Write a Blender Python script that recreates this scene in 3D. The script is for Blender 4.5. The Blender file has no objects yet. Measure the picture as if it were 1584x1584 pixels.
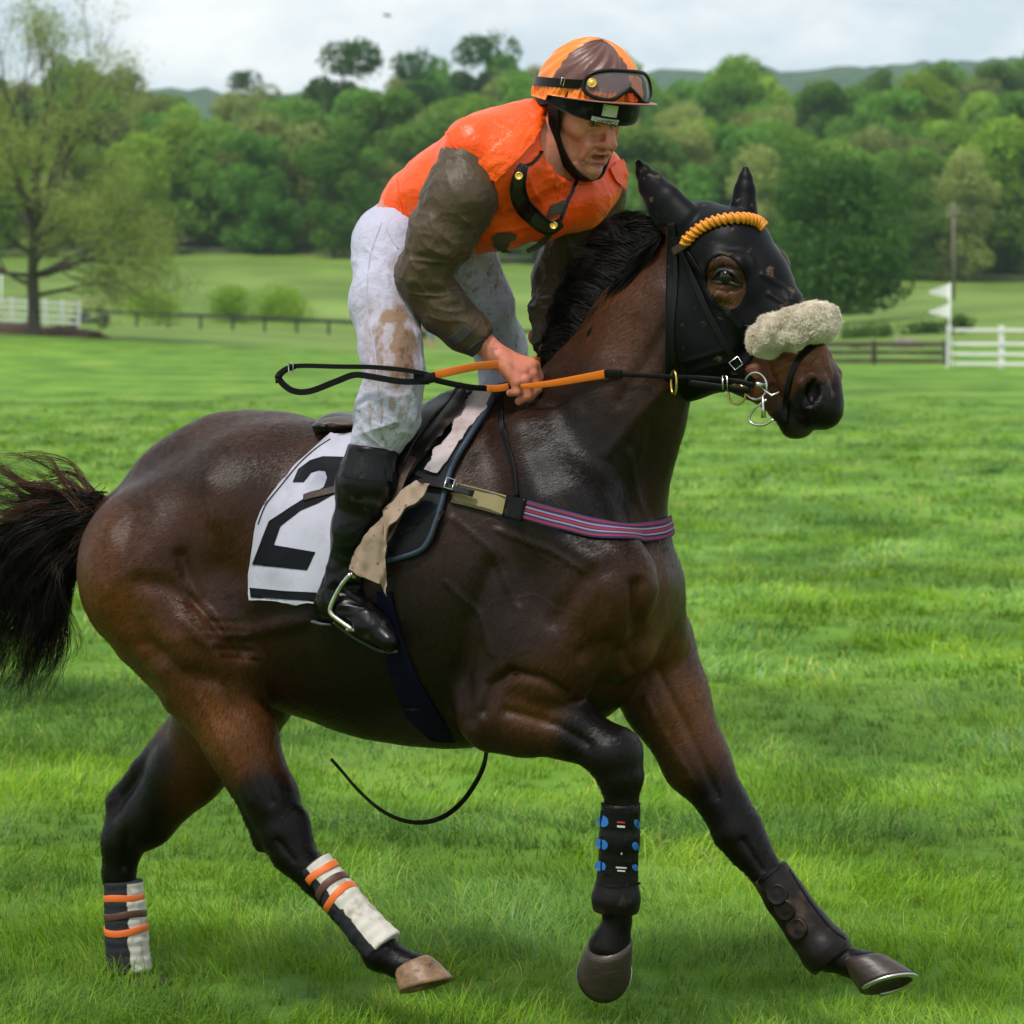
import bpy, math, random
import numpy as np
from mathutils import Vector, Matrix
from mathutils.bvhtree import BVHTree
from mathutils.geometry import delaunay_2d_cdt
random.seed(7); rng = np.random.default_rng(11)
S = bpy.context.scene; COL = S.collection
# ---------------------------------------------------------------- camera, sky, sun, exposure
FPX, CX, CY, CH = 5130.0, 792.0, 476.0, 1.95
cam = bpy.data.objects.new('camera', bpy.data.cameras.new('camera')); COL.objects.link(cam)
cam.location = (0, 0, CH); cam.rotation_euler = (math.pi/2, 0, 0)
cam.data.sensor_width = 36; cam.data.lens = FPX/1584*36; cam.data.shift_y = -(792-CY)/1584
cam.data.clip_start = .1; cam.data.clip_end = 9000
cam.data.dof.use_dof = True; cam.data.dof.focus_distance = 8.72; cam.data.dof.aperture_fstop = 7
S.camera = cam
W = bpy.data.worlds.new('World'); S.world = W; W.use_nodes = True
SUN_EL, SUN_AZ = math.radians(60), math.radians(215)      # azimuth clockwise from +Y
def world():
    nt = W.node_tree; nt.nodes.clear(); N = nt.nodes.new; L = nt.links.new
    out = N('ShaderNodeOutputWorld'); bg = N('ShaderNodeBackground'); bg.inputs[1].default_value = .068
    sky = N('ShaderNodeTexSky'); sky.sky_type = 'NISHITA'; sky.sun_disc = False
    sky.sun_elevation = SUN_EL; sky.sun_rotation = SUN_AZ
    tc = N('ShaderNodeTexCoord'); mp = N('ShaderNodeMapping'); mp.inputs['Scale'].default_value = (11, 11, 26)
    mp.inputs['Location'].default_value = (.8, .2, .35)
    nz = N('ShaderNodeTexNoise'); nz.inputs['Scale'].default_value = 1.0; nz.inputs['Detail'].default_value = 7; nz.inputs['Roughness'].default_value = .55
    L(tc.outputs['Generated'], mp.inputs[0]); L(mp.outputs[0], nz.inputs['Vector'])
    r1 = N('ShaderNodeValToRGB'); r1.color_ramp.elements[0].position = .42; r1.color_ramp.elements[1].position = .64
    r1.color_ramp.elements[0].color = (9.7, 11.1, 12.4, 1); r1.color_ramp.elements[1].color = (15.0, 15.0, 15.0, 1)
    r2 = N('ShaderNodeValToRGB'); r2.color_ramp.elements[0].position = .3; r2.color_ramp.elements[1].position = .5
    r2.color_ramp.elements[0].color = (.88,)*3+(1,); r2.color_ramp.elements[1].color = (.96,)*3+(1,)
    mx = N('ShaderNodeMix'); mx.data_type = 'RGBA'
    L(nz.outputs[0], r1.inputs[0]); L(nz.outputs[0], r2.inputs[0])
    L(r2.outputs[0], mx.inputs[0]); L(sky.outputs[0], mx.inputs[6]); L(r1.outputs[0], mx.inputs[7])
    L(mx.outputs[2], bg.inputs[0]); L(bg.outputs[0], out.inputs[0])
world()
sun = bpy.data.objects.new('sun', bpy.data.lights.new('sun', 'SUN')); COL.objects.link(sun)
sun.data.energy = 2.9; sun.data.angle = math.radians(9); sun.data.color = (1, .95, .89)
sd = Vector((math.sin(SUN_AZ)*math.cos(SUN_EL), math.cos(SUN_AZ)*math.cos(SUN_EL), math.sin(SUN_EL)))
sun.rotation_euler = sd.to_track_quat('Z', 'Y').to_euler(); sun.location = (0, 0, 40)
S.view_settings.view_transform = 'Standard'; S.view_settings.look = 'None'; S.view_settings.exposure = .17
S.cycles.use_adaptive_sampling = True; S.cycles.adaptive_threshold = .02; S.cycles.use_denoising = True
S.cycles.max_bounces = 6; S.cycles.diffuse_bounces = 3; S.cycles.transparent_max_bounces = 8; S.cycles.volume_bounces = 1
# ---------------------------------------------------------------- geometry helpers
def P(px, py, Y): return np.array([(px-CX)/FPX*Y, Y, CH+(CY-py)/FPX*Y])
PSI = math.radians(25)
HF = np.array([math.cos(PSI), -math.sin(PSI), 0]); HR = np.array([-math.sin(PSI), -math.cos(PSI), 0])
HC = P(600, CY, 9.0)
def planeY(px, C, R, v):
    s = (px-CX)/FPX
    return (v + C[0]*R[0]+C[1]*R[1])/(s*R[0]+R[1])
def H(px, py, v=0.0):                 # point seen at a place, v metres to the horse's right of its middle plane
    return P(px, py, planeY(px, HC, HR, v))
def proj(V):
    return np.stack([CX+FPX*V[:, 0]/V[:, 1], CY-FPX*(V[:, 2]-CH)/V[:, 1]], 1)
def nrm(a): a = np.asarray(a, float); return a/np.linalg.norm(a)

def _hash(ix, iy, iz, seed):
    h = (ix*374761393 + iy*668265263 + iz*2147483647 + seed*1274126177) & 0xffffffff
    h = ((h ^ (h >> 13))*1274126177) & 0xffffffff
    return ((h ^ (h >> 16)) & 0xffff)/65535.0*2-1
def noise3(p, seed=0):
    p = np.asarray(p, float); i = np.floor(p).astype(np.int64); f = p-i; f = f*f*(3-2*f); r = 0
    for a in (0, 1):
        for b in (0, 1):
            for c in (0, 1):
                w = (f[:, 0] if a else 1-f[:, 0])*(f[:, 1] if b else 1-f[:, 1])*(f[:, 2] if c else 1-f[:, 2])
                r = r + w*_hash(i[:, 0]+a, i[:, 1]+b, i[:, 2]+c, seed)
    return r
def fbm(p, o=3, seed=0):
    r = 0; a = 1
    for k in range(o): r = r+a*noise3(np.asarray(p)*2**k, seed+k); a *= .5
    return r

class Field:
    """signed distance field on a grid; primitives are blended into it and a skin is drawn round it"""
    def __init__(s, lo, hi, vox, R=None, o=None):
        s.R = np.eye(3) if R is None else np.array(R); s.o = np.zeros(3) if o is None else np.array(o)   # rows: the grid's own axes
        s.lo = np.array(lo, float); s.vox = vox
        s.n = np.ceil((np.array(hi)-s.lo)/vox).astype(int)+1
        s.ax = [(s.lo[i]+np.arange(s.n[i])*vox).astype(np.float32) for i in range(3)]
        s.d = np.full(s.n, .3, np.float32)
    def box(s, lo, hi):
        a = np.clip(np.floor((np.array(lo)-s.lo)/s.vox).astype(int), 0, s.n); b = np.clip(np.ceil((np.array(hi)-s.lo)/s.vox).astype(int)+1, 0, s.n)
        return tuple(slice(int(a[i]), int(b[i])) for i in range(3))
    def pts(s, sl):
        return (s.ax[0][sl[0]][:, None, None], s.ax[1][sl[1]][None, :, None], s.ax[2][sl[2]][None, None, :])
    def comb(s, sl, v, k, mode):
        v = v.astype(np.float32)
        d = s.d[sl]
        if mode == 'add': h = np.clip(.5+.5*(v-d)/k, 0, 1); r = v+(d-v)*h-k*h*(1-h)
        elif mode == 'sub': h = np.clip(.5-.5*(d+v)/k, 0, 1); r = d+(-v-d)*h+k*h*(1-h)
        else: h = np.clip(.5-.5*(v-d)/k, 0, 1); r = v+(d-v)*h+k*h*(1-h)
        s.d[sl] = r
    def cone(s, A, B, ra, rb, k=.02, mode='add', n=None, sc=1.0):
        A = s.R@(np.array(A, float)-s.o); B = s.R@(np.array(B, float)-s.o); m = max(ra, rb)*max(1, sc)+k+3*s.vox
        sl = s.box(np.minimum(A, B)-m, np.maximum(A, B)+m); X, Y, Z = s.pts(sl)
        if X.size == 0 or Y.size == 0 or Z.size == 0: return
        x, y, z = X-A[0], Y-A[1], Z-A[2]; b = B-A
        if n is not None and sc != 1:
            n = s.R@nrm(n); g = 1/sc-1; dn = (x*n[0]+y*n[1]+z*n[2])*g
            x = x+dn*n[0]; y = y+dn*n[1]; z = z+dn*n[2]; b = b+n*(b@n)*g
        L = max(b@b, 1e-9); t = np.clip((x*b[0]+y*b[1]+z*b[2])/L, 0, 1)
        v = np.sqrt((x-t*b[0])**2+(y-t*b[1])**2+(z-t*b[2])**2)-(ra+(rb-ra)*t)
        if sc < 1: v = v*(sc**.5)
        s.comb(sl, v, k, mode)
    def ell(s, C, ax, rad, k=.02, mode='add'):
        C = s.R@(np.array(C, float)-s.o); m = max(rad)+k+3*s.vox; sl = s.box(C-m, C+m); X, Y, Z = s.pts(sl)
        if X.size == 0 or Y.size == 0 or Z.size == 0: return
        x, y, z = X-C[0], Y-C[1], Z-C[2]; q = 0; g = 0
        for a, r in zip(ax, rad):
            a = s.R@nrm(a); t = (x*a[0]+y*a[1]+z*a[2])/r; q = q+t*t; g = g+(t/r)**2
        q = np.sqrt(q); v = q*(q-1)/np.sqrt(g+1e-9)
        s.comb(sl, v, k, mode)
    def half(s, C, n, k=.005):     # cut by a plane: keep the side away from n
        sl = (slice(None),)*3; X, Y, Z = s.pts(sl); n = s.R@nrm(n); C = s.R@(np.array(C, float)-s.o)
        v = (X-C[0])*n[0]+(Y-C[1])*n[1]+(Z-C[2])*n[2]
        s.comb(sl, v+0*s.d[sl], k, 'int')
    def mesh(s):
        d = s.d; sg = d < 0
        nz = np.array(d.shape)-1
        c = [sg[a:a+nz[0], b:b+nz[1], e:e+nz[2]] for a in (0, 1) for b in (0, 1) for e in (0, 1)]
        al = c[0].copy(); an = c[0].copy()
        for q in c[1:]: al &= q; an |= q
        act = an & ~al; I = np.argwhere(act); idx = np.full(nz, -1, np.int32); idx[act] = np.arange(len(I))
        acc = np.zeros((len(I), 3)); cnt = np.zeros(len(I))
        corner = [(a, b, e) for a in (0, 1) for b in (0, 1) for e in (0, 1)]
        val = {q: d[I[:, 0]+q[0], I[:, 1]+q[1], I[:, 2]+q[2]] for q in corner}
        for q in corner:
            for ax in range(3):
                if q[ax]: continue
                w = list(q); w[ax] = 1; w = tuple(w); a, b = val[q], val[w]
                m = (a < 0) != (b < 0); t = np.where(m, a/np.where(m, a-b, 1), 0)
                p = np.zeros((len(I), 3)); p[:] = q; p[:, ax] = t
                acc += p*m[:, None]; cnt += m
        V = (s.lo+(I+acc/cnt[:, None])*s.vox)@s.R+s.o
        F = []
        for ax in range(3):
            a = [slice(None)]*3; b = [slice(None)]*3; a[ax] = slice(0, -1); b[ax] = slice(1, None)
            s0, s1 = sg[tuple(a)], sg[tuple(b)]
            E = np.argwhere(s0 != s1); u, v = (ax+1) % 3, (ax+2) % 3
            ok = (E[:, u] > 0) & (E[:, v] > 0) & (E[:, u] < nz[u]) & (E[:, v] < nz[v]); E = E[ok]
            fl = s0[E[:, 0], E[:, 1], E[:, 2]]
            def g(du, dv):
                q = E.copy(); q[:, u] += du; q[:, v] += dv; return idx[q[:, 0], q[:, 1], q[:, 2]]
            Q = np.stack([g(-1, -1), g(0, -1), g(0, 0), g(-1, 0)], 1)
            Q[~fl] = Q[~fl][:, ::-1]; F.append(Q)
        F = np.concatenate(F)
        return V, (F[:, ::-1].copy() if np.linalg.det(s.R) < 0 else F)

def vnormals(V, F):
    n = np.cross(V[F[:, 2]]-V[F[:, 0]], V[F[:, -1]]-V[F[:, 1]]); N = np.zeros_like(V)
    for i in range(F.shape[1]): np.add.at(N, F[:, i], n)
    return N/np.maximum(np.linalg.norm(N, axis=1), 1e-12)[:, None]
def laplace(V, F, it=1, w=.5):
    E = np.concatenate([F[:, [i, (i+1) % F.shape[1]]] for i in range(F.shape[1])]); E = np.concatenate([E, E[:, ::-1]])
    cnt = np.bincount(E[:, 0], minlength=len(V))[:, None]
    for _ in range(it):
        A = np.stack([np.bincount(E[:, 0], V[E[:, 1], i], len(V)) for i in range(3)], 1)/np.maximum(cnt, 1)
        V = V+(A-V)*w
    return V
def polydist(p, poly):
    poly = np.asarray(poly, float); best = np.full(len(p), 1e9)
    for a, b in zip(poly[:-1], poly[1:]):
        ab = b-a; t = np.clip(((p-a)@ab)/(ab@ab+1e-9), 0, 1); best = np.minimum(best, np.hypot(*(p-a-t[:, None]*ab).T))
    return best
def gauss(p, c, r): return np.exp(-(((p-np.array(c[:2]))/np.array(r))**2).sum(1))

def mkmesh(name, V, F, mat, parent=None, smooth=True, cols=None):
    me = bpy.data.meshes.new(name); V = np.asarray(V, np.float32)
    if isinstance(F, np.ndarray):
        n, k = F.shape; me.vertices.add(len(V)); me.vertices.foreach_set('co', V.ravel())
        me.loops.add(n*k); me.loops.foreach_set('vertex_index', F.ravel().astype(np.int32))
        me.polygons.add(n); me.polygons.foreach_set('loop_start', np.arange(0, n*k, k, dtype=np.int32))
        me.update(calc_edges=True)
    else: me.from_pydata([tuple(map(float, v)) for v in V], [], [list(map(int, f)) for f in F])
    if smooth: me.polygons.foreach_set('use_smooth', np.ones(len(me.polygons), bool))
    if cols is not None:
        for nm, c in cols.items():
            at = me.color_attributes.new(nm, 'FLOAT_COLOR', 'POINT'); c = np.asarray(c, np.float32)
            if c.ndim == 1: c = np.stack([c]*3, 1)
            at.data.foreach_set('color', np.concatenate([c, np.ones((len(c), 1), np.float32)], 1).ravel())
    me.update()
    for m in (mat if isinstance(mat, (list, tuple)) else [mat]):
        if m: me.materials.append(m)
    o = bpy.data.objects.new(name, me); COL.objects.link(o)
    if parent: o.parent = parent; o.matrix_parent_inverse = Matrix.Translation(-Vector(parent.location)) if parent.type == 'EMPTY' else Matrix.Identity(4)
    return o
def tag(o, label=None, cat=None, group=None, kind=None):
    if label: o['label'] = label
    if cat: o['category'] = cat
    if group: o['group'] = group
    if kind: o['kind'] = kind
    return o
def empty(name, loc, label, cat, group=None):
    o = bpy.data.objects.new(name, None); o.location = tuple(map(float, loc)); o.empty_display_size = .1; COL.objects.link(o)
    return tag(o, label, cat, group)

class MB:                               # small mesh collector
    def __init__(s): s.V = []; s.F = []
    def add(s, V, F):
        b = len(s.V); s.V += [tuple(map(float, v)) for v in V]; s.F += [tuple(int(i)+b for i in f) for f in F]; return s
    def box(s, c, ax, h, bev=0):
        ax = [nrm(a) for a in ax]; c = np.array(c, float); V = []
        for i in (-1, 1):
            for j in (-1, 1):
                for k in (-1, 1): V.append(c+ax[0]*h[0]*i+ax[1]*h[1]*j+ax[2]*h[2]*k)
        return s.add(V, [(0, 1, 3, 2), (4, 6, 7, 5), (0, 4, 5, 1), (2, 3, 7, 6), (0, 2, 6, 4), (1, 5, 7, 3)])
    def bar(s, a, b, w, h, up=(0, 0, 1)):
        a = np.array(a, float); b = np.array(b, float); d = nrm(b-a); sd_ = nrm(np.cross(d, up)); u = np.cross(sd_, d)
        return s.box((a+b)/2, (d, sd_, u), (np.linalg.norm(b-a)/2, w/2, h/2))
    def tube(s, pts, r, n=8, closed=False, cap=True):
        pts = [np.array(p, float) for p in pts]; m = len(pts); r = r if isinstance(r, (list, tuple, np.ndarray)) else [r]*m
        V = []; up = None
        for i, p in enumerate(pts):
            t = pts[(i+1) % m]-pts[i-1] if closed else pts[min(i+1, m-1)]-pts[max(i-1, 0)]
            t = nrm(t)
            if up is None: up = np.array([0, 0, 1.]) if abs(t[2]) < .9 else np.array([1., 0, 0])
            a = nrm(np.cross(t, up)); up = np.cross(a, t); 
            for k in range(n):
                q = 2*math.pi*k/n; V.append(p+(a*math.cos(q)+up*math.sin(q))*r[i])
        F = []
        for i in range(m if closed else m-1):
            for k in range(n):
                j = (i+1) % m; F.append((i*n+k, i*n+(k+1) % n, j*n+(k+1) % n, j*n+k))
        if cap and not closed: F.append(tuple(range(n-1, -1, -1))); F.append(tuple((m-1)*n+k for k in range(n)))
        return s.add(V, F)
    def ribbon(s, pts, sides, w, th):   # flat strap: sides = unit vectors across its width
        m = len(pts); w = w if isinstance(w, (list, tuple, np.ndarray)) else [w]*m; V = []
        for i in range(m):
            p = np.array(pts[i], float); t = nrm(np.array(pts[min(i+1, m-1)])-np.array(pts[max(i-1, 0)])); sd_ = np.array(sides[i]); sd_ = nrm(sd_-t*(sd_@t)); u = np.cross(t, sd_)
            for a, b in ((-1, -1), (-.86, -1.0), (.86, -1.0), (1, -1), (1, 1), (.86, 1.25), (-.86, 1.25), (-1, 1)): V.append(p+sd_*a*w[i]/2+u*b*th/2)
        F = []
        for i in range(m-1):
            for k in range(8): F.append((i*8+k, i*8+(k+1) % 8, (i+1)*8+(k+1) % 8, (i+1)*8+k))
        F.append(tuple(range(7, -1, -1))); F.append(tuple((m-1)*8+k for k in range(8)))
        return s.add(V, F)
    def lathe(s, c, axis, prof, n=24, ref=None, sx=1.0):    # prof: (offset along axis, radius)
        axis = nrm(axis); ref = np.array([0, 0, 1.]) if ref is None else np.array(ref, float)
        if abs(axis@nrm(ref)) > .95: ref = np.array([1., 0, 0])
        a = nrm(np.cross(axis, ref)); b = np.cross(axis, a); V = []
        for h, r in prof:
            for k in range(n):
                q = 2*math.pi*k/n; V.append(np.array(c)+axis*h+(a*math.cos(q)*sx+b*math.sin(q))*r)
        F = []
        for i in range(len(prof)-1):
            for k in range(n): F.append((i*n+k, (i+1)*n+k, (i+1)*n+(k+1) % n, i*n+(k+1) % n))
        F.append(tuple(range(n))); F.append(tuple(len(prof)*n-n+k for k in range(n-1, -1, -1)))
        return s.add(V, F)
    def build(s, name, mat, parent=None, smooth=True, cols=None): return mkmesh(name, s.V, s.F, mat, parent, smooth, cols)
def spline(pts, n):                     # Catmull-Rom through points
    pts = np.asarray(pts, float); q = np.vstack([2*pts[0]-pts[1], pts, 2*pts[-1]-pts[-2]]); out = []
    for u in np.linspace(0, len(pts)-1, n):
        i = min(int(u), len(pts)-2); t = u-i; a, b, c, d = q[i:i+4]
        out.append(.5*((2*b)+(c-a)*t+(2*a-5*b+4*c-d)*t*t+(3*b-a-3*c+d)*t**3))
    return np.array(out)
def hairs(name, curves, r0, mat, parent, cols=None, sides=3):
    """curves: array (n, m, 3); thin tapering strands in one mesh"""
    C = np.asarray(curves); n, m, _ = C.shape; T = np.gradient(C, axis=1); T /= np.linalg.norm(T, axis=2, keepdims=True)+1e-9
    a = np.cross(T, np.array([.3, -.2, .93])); a /= np.linalg.norm(a, axis=2, keepdims=True)+1e-9; b = np.cross(T, a)
    t = np.linspace(0, 1, m); rad = (np.asarray(r0).reshape(-1, 1)*(1-.85*t**1.5)[None])[..., None]
    V = np.stack([C+(a*math.cos(2*math.pi*k/sides)+b*math.sin(2*math.pi*k/sides))*rad for k in range(sides)], 2)
    idx = np.arange(n*m*sides).reshape(n, m, sides); F = []
    for k in range(sides):
        F.append(np.stack([idx[:, :-1, k], idx[:, :-1, (k+1) % sides], idx[:, 1:, (k+1) % sides], idx[:, 1:, k]], -1).reshape(-1, 4))
    cc = None
    if cols is not None: cc = {'Col': np.repeat(cols, m*sides, 0)}
    return mkmesh(name, V.reshape(-1, 3), np.concatenate(F), mat, parent, True, cc)

class Surf:                             # a skin other things can be laid on
    def __init__(s, V, F): s.b = BVHTree.FromPolygons([tuple(v) for v in V], [tuple(map(int, f)) for f in F])
    def hit(s, px, py):
        d = Vector(P(px, py, 1.0)-np.array([0, 0, CH])).normalized()
        h = s.b.ray_cast(Vector((0, 0, CH)), d)
        if h[0] is None: return None
        return np.array(h[0]), np.array(h[1])
def patch(surf, poly, step, off, th, name, mat, parent=None, smooth=6, fall=None, cols=None, sag=None):
    """a cloth or leather piece lying on a skin, its outline given by the places where it is seen"""
    poly = np.asarray(poly, float); pp = []
    for a, b in zip(poly, np.roll(poly, -1, 0)):
        k = max(1, int(np.hypot(*(b-a))/step)); pp += [a+(b-a)*i/k for i in range(k)]
    nb = len(pp); lo = poly.min(0); hi = poly.max(0)
    inner = [np.array([x, y]) for x in np.arange(lo[0]+step/2, hi[0], step) for y in np.arange(lo[1]+step/2, hi[1], step*.87)]
    V2, E, F, *_ = delaunay_2d_cdt([Vector(p) for p in pp+inner], [(i, (i+1) % nb) for i in range(nb)], [], 1, 1e-6)
    F = np.array([f for f in F]); V2 = np.array([[v.x, v.y] for v in V2])
    used = np.unique(F); mp = -np.ones(len(V2), int); mp[used] = np.arange(len(used)); V2 = V2[used]; F = mp[F]
    n = len(V2); D = np.full(n, np.nan)
    for i, (x, y) in enumerate(V2):
        h = surf.hit(x, y) if surf else None
        if h is not None: D[i] = h[0][1]
    if fall is not None: D = np.where(np.isnan(D), np.array([fall(x, y) for x, y in V2]), D)
    E = np.unique(np.sort(np.concatenate([F[:, [0, 1]], F[:, [1, 2]], F[:, [2, 0]]]), 1), axis=0); E = np.concatenate([E, E[:, ::-1]])
    cnt = np.bincount(E[:, 0], minlength=n)
    for _ in range(60):
        bad = np.isnan(D)
        if not bad.any(): break
        ok = ~bad[E[:, 1]]; sm_ = np.bincount(E[ok, 0], D[E[ok, 1]], n); ct_ = np.bincount(E[ok, 0], minlength=n); D = np.where(bad & (ct_ > 0), sm_/np.maximum(ct_, 1), D)
    D = np.where(np.isnan(D), np.nanmean(D), D); D0 = D.copy()
    for _ in range(smooth):
        D = np.minimum(D0, np.bincount(E[:, 0], D[E[:, 1]], n)/cnt)
    V = np.stack([(V2[:, 0]-CX)/FPX*D, D, CH+(CY-V2[:, 1])/FPX*D], 1)
    N = np.zeros_like(V); fn = np.cross(V[F[:, 1]]-V[F[:, 0]], V[F[:, 2]]-V[F[:, 0]])
    for k in range(3): np.add.at(N, F[:, k], fn)
    N /= np.linalg.norm(N, axis=1)[:, None]+1e-12
    fl = (N[:, 1] > 0).mean() > .5
    if fl: N = -N; F = F[:, ::-1]
    offv = off if sag is None else off+sag(V2)
    top = V+N*(np.asarray(offv).reshape(-1, 1)+th); bot = V+N*np.asarray(offv).reshape(-1, 1)
    ec = {}
    for f in F:
        for a, b in ((f[0], f[1]), (f[1], f[2]), (f[2], f[0])): ec[(a, b)] = 1
    be = [(a, b) for (a, b) in ec if (b, a) not in ec]
    bi = np.array(sorted({a for e_ in be for a in e_})); rm = {a: 2*n+k for k, a in enumerate(bi)}; m_ = len(bi)
    FF = [tuple(f) for f in F]+[tuple(f[::-1]+n) for f in F]+[(rm[b], rm[a], rm[a]+m_, rm[b]+m_) for a, b in be]
    c = None
    if cols is not None: q = cols(V2); c = {'Col': np.concatenate([q, q, q[bi], q[bi]])}
    return mkmesh(name, np.vstack([top, bot, top[bi], bot[bi]]), FF, mat, parent, True, c)
def surf_path(surf, pts, n, off, fall=None):
    out = []; nr = []
    for x, y in spline(pts, n):
        h = surf.hit(x, y)
        if h is None:
            if out: h = (out[-1]-nr[-1]*off, nr[-1]); h = (P(x, y, h[0][1]), h[1])
            else: continue
        out.append(h[0]+h[1]*off); nr.append(h[1])
    return np.array(out), np.array(nr)
def surf_strap(mb, surf, pts, n, w, th, off=.004, sm=3):
    p, q = surf_path(surf, pts, n, off)
    for _ in range(sm): p[1:-1] = (p[:-2]+2*p[1:-1]+p[2:])/4; q[1:-1] = (q[:-2]+2*q[1:-1]+q[2:])/4
    sides = [np.cross(nrm(p[min(i+1, len(p)-1)]-p[max(i-1, 0)]), q[i]) for i in range(len(p))]
    mb.ribbon(p, sides, w, th); return p, q
# ---------------------------------------------------------------- materials
def mat(name, base=(.5, .5, .5), rough=.6, spec=.5, attr=None, noise=None, bump=None, metal=0, trans=0, sheen=0, coat=0, alpha=None, sss=0, lines=None, aniso=None):
    """noise: list of (scale, colour, lo, hi, vector scale); bump: list of (scale, strength, distance, vector scale, kind)"""
    m = bpy.data.materials.new(name); m.use_nodes = True; nt = m.node_tree; N = nt.nodes.new; L = nt.links.new
    b = nt.nodes['Principled BSDF']; b.inputs['Roughness'].default_value = rough; b.inputs['Specular IOR Level'].default_value = spec; b.inputs['Metallic'].default_value = metal
    b.inputs['Transmission Weight'].default_value = trans; b.inputs['Sheen Weight'].default_value = sheen; b.inputs['Coat Weight'].default_value = coat
    if sheen: b.inputs['Sheen Roughness'].default_value = .4
    if alpha is not None: b.inputs['Alpha'].default_value = alpha
    if sss: b.inputs['Subsurface Weight'].default_value = sss; b.inputs['Subsurface Scale'].default_value = .01; b.inputs['Subsurface Radius'].default_value = (1, .35, .2)
    tc = N('ShaderNodeTexCoord'); col = None
    def vec(sc):
        if sc is None: return tc.outputs['Object']
        q = N('ShaderNodeMapping'); q.inputs['Scale'].default_value = sc if isinstance(sc, tuple) and len(sc) == 3 else (1, 1, 1)
        if isinstance(sc, tuple) and len(sc) == 6: q.inputs['Rotation'].default_value = sc[:3]; q.inputs['Scale'].default_value = sc[3:]; q.vector_type = 'TEXTURE' if False else 'POINT'
        L(tc.outputs['Object'], q.inputs[0]); return q.outputs[0]
    if attr:
        a = N('ShaderNodeAttribute'); a.attribute_name = attr; col = a.outputs['Color']
    else:
        c = N('ShaderNodeRGB'); c.outputs[0].default_value = (*base, 1); col = c.outputs[0]
    for (sc, cl, lo, hi, vs) in noise or ():
        z = N('ShaderNodeTexNoise'); z.inputs['Scale'].default_value = sc; z.inputs['Detail'].default_value = 6; z.inputs['Roughness'].default_value = .6
        L(vec(vs), z.inputs['Vector']); r = N('ShaderNodeMapRange'); r.inputs[1].default_value = lo; r.inputs[2].default_value = hi; r.inputs[4].default_value = 1
        L(z.outputs[0], r.inputs[0]); x = N('ShaderNodeMix'); x.data_type = 'RGBA'
        if isinstance(cl, (int, float)):
            x.blend_type = 'MULTIPLY'; x.inputs[7].default_value = (cl, cl, cl, 1)
        else: x.inputs[7].default_value = (*cl, 1)
        L(r.outputs[0], x.inputs[0]); L(col, x.inputs[6]); col = x.outputs[2]
    L(col, b.inputs['Base Color']); nb = None
    for (sc, st, di, vs, kind) in bump or ():
        if kind == 'wave':
            z = N('ShaderNodeTexWave'); z.inputs['Scale'].default_value = sc; z.inputs['Distortion'].default_value = 3; z.inputs['Detail'].default_value = 3; h = z.outputs[1]
        elif kind == 'voronoi':
            z = N('ShaderNodeTexVoronoi'); z.inputs['Scale'].default_value = sc; h = z.outputs[0]
        elif kind == 'ridge':
            z = N('ShaderNodeTexNoise'); z.inputs['Scale'].default_value = sc; z.inputs['Detail'].default_value = 3
            u = N('ShaderNodeMath'); u.operation = 'SUBTRACT'; u.inputs[1].default_value = .5; L(z.outputs[0], u.inputs[0])
            w_ = N('ShaderNodeMath'); w_.operation = 'ABSOLUTE'; L(u.outputs[0], w_.inputs[0]); h = w_.outputs[0]
        else:
            z = N('ShaderNodeTexNoise'); z.inputs['Scale'].default_value = sc; z.inputs['Detail'].default_value = 5; h = z.outputs[0]
        L(vec(vs), z.inputs['Vector']); bp = N('ShaderNodeBump'); bp.inputs['Strength'].default_value = st; bp.inputs['Distance'].default_value = di
        L(h, bp.inputs['Height'])
        if nb is not None: L(nb, bp.inputs['Normal'])
        nb = bp.outputs[0]
    if nb is not None: L(nb, b.inputs['Normal'])
    return m
# ---------------------------------------------------------------- terrain
TY = np.array([0, 60, 100, 130, 175, 270, 340, 420, 600, 800, 1000, 1500, 2400, 3200.])
TX = np.array([-400, 0, 510, 835, 1584, 2000.])
TZ = np.array([[0]*6, [0]*6, [.1, .1, 0, 0, 0, 0], [.5, .45, .0, -.1, 0, 0], [1.2, 1.15, .1, -.3, .55, .6], [1.2, .9, -.2, -1.2, 2.1, 2.3],
               [4.2, 4.0, 3.4, 2.4, 3.0, 3.2], [8.6, 8.6, 8.4, 7.4, 4.9, 4.6], [26, 26, 26, 27, 24, 24], [40, 40, 42, 42, 43, 44],
               [38, 38, 40, 50, 60, 60], [70, 70, 60, 70, 90, 95], [150, 158, 150, 162, 178, 186], [100]*6], float)
def ground_z(x, y):
    x = np.asarray(x, float); y = np.maximum(np.asarray(y, float), .5); pu = CX+x/y*FPX; pu = np.where(y < 60, CX, pu)
    i = np.clip(np.searchsorted(TY, y)-1, 0, len(TY)-2); t = np.clip((y-TY[i])/(TY[i+1]-TY[i]), 0, 1)
    j = np.clip(np.searchsorted(TX, pu)-1, 0, len(TX)-2); w = np.clip((pu-TX[j])/(TX[j+1]-TX[j]), 0, 1)
    return (TZ[i, j]*(1-w)+TZ[i, j+1]*w)*(1-t)+(TZ[i+1, j]*(1-w)+TZ[i+1, j+1]*w)*t
def on_ground(px, Y): x = (px-CX)/FPX*Y; return np.array([x, Y, float(ground_z(x, Y))])
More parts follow.
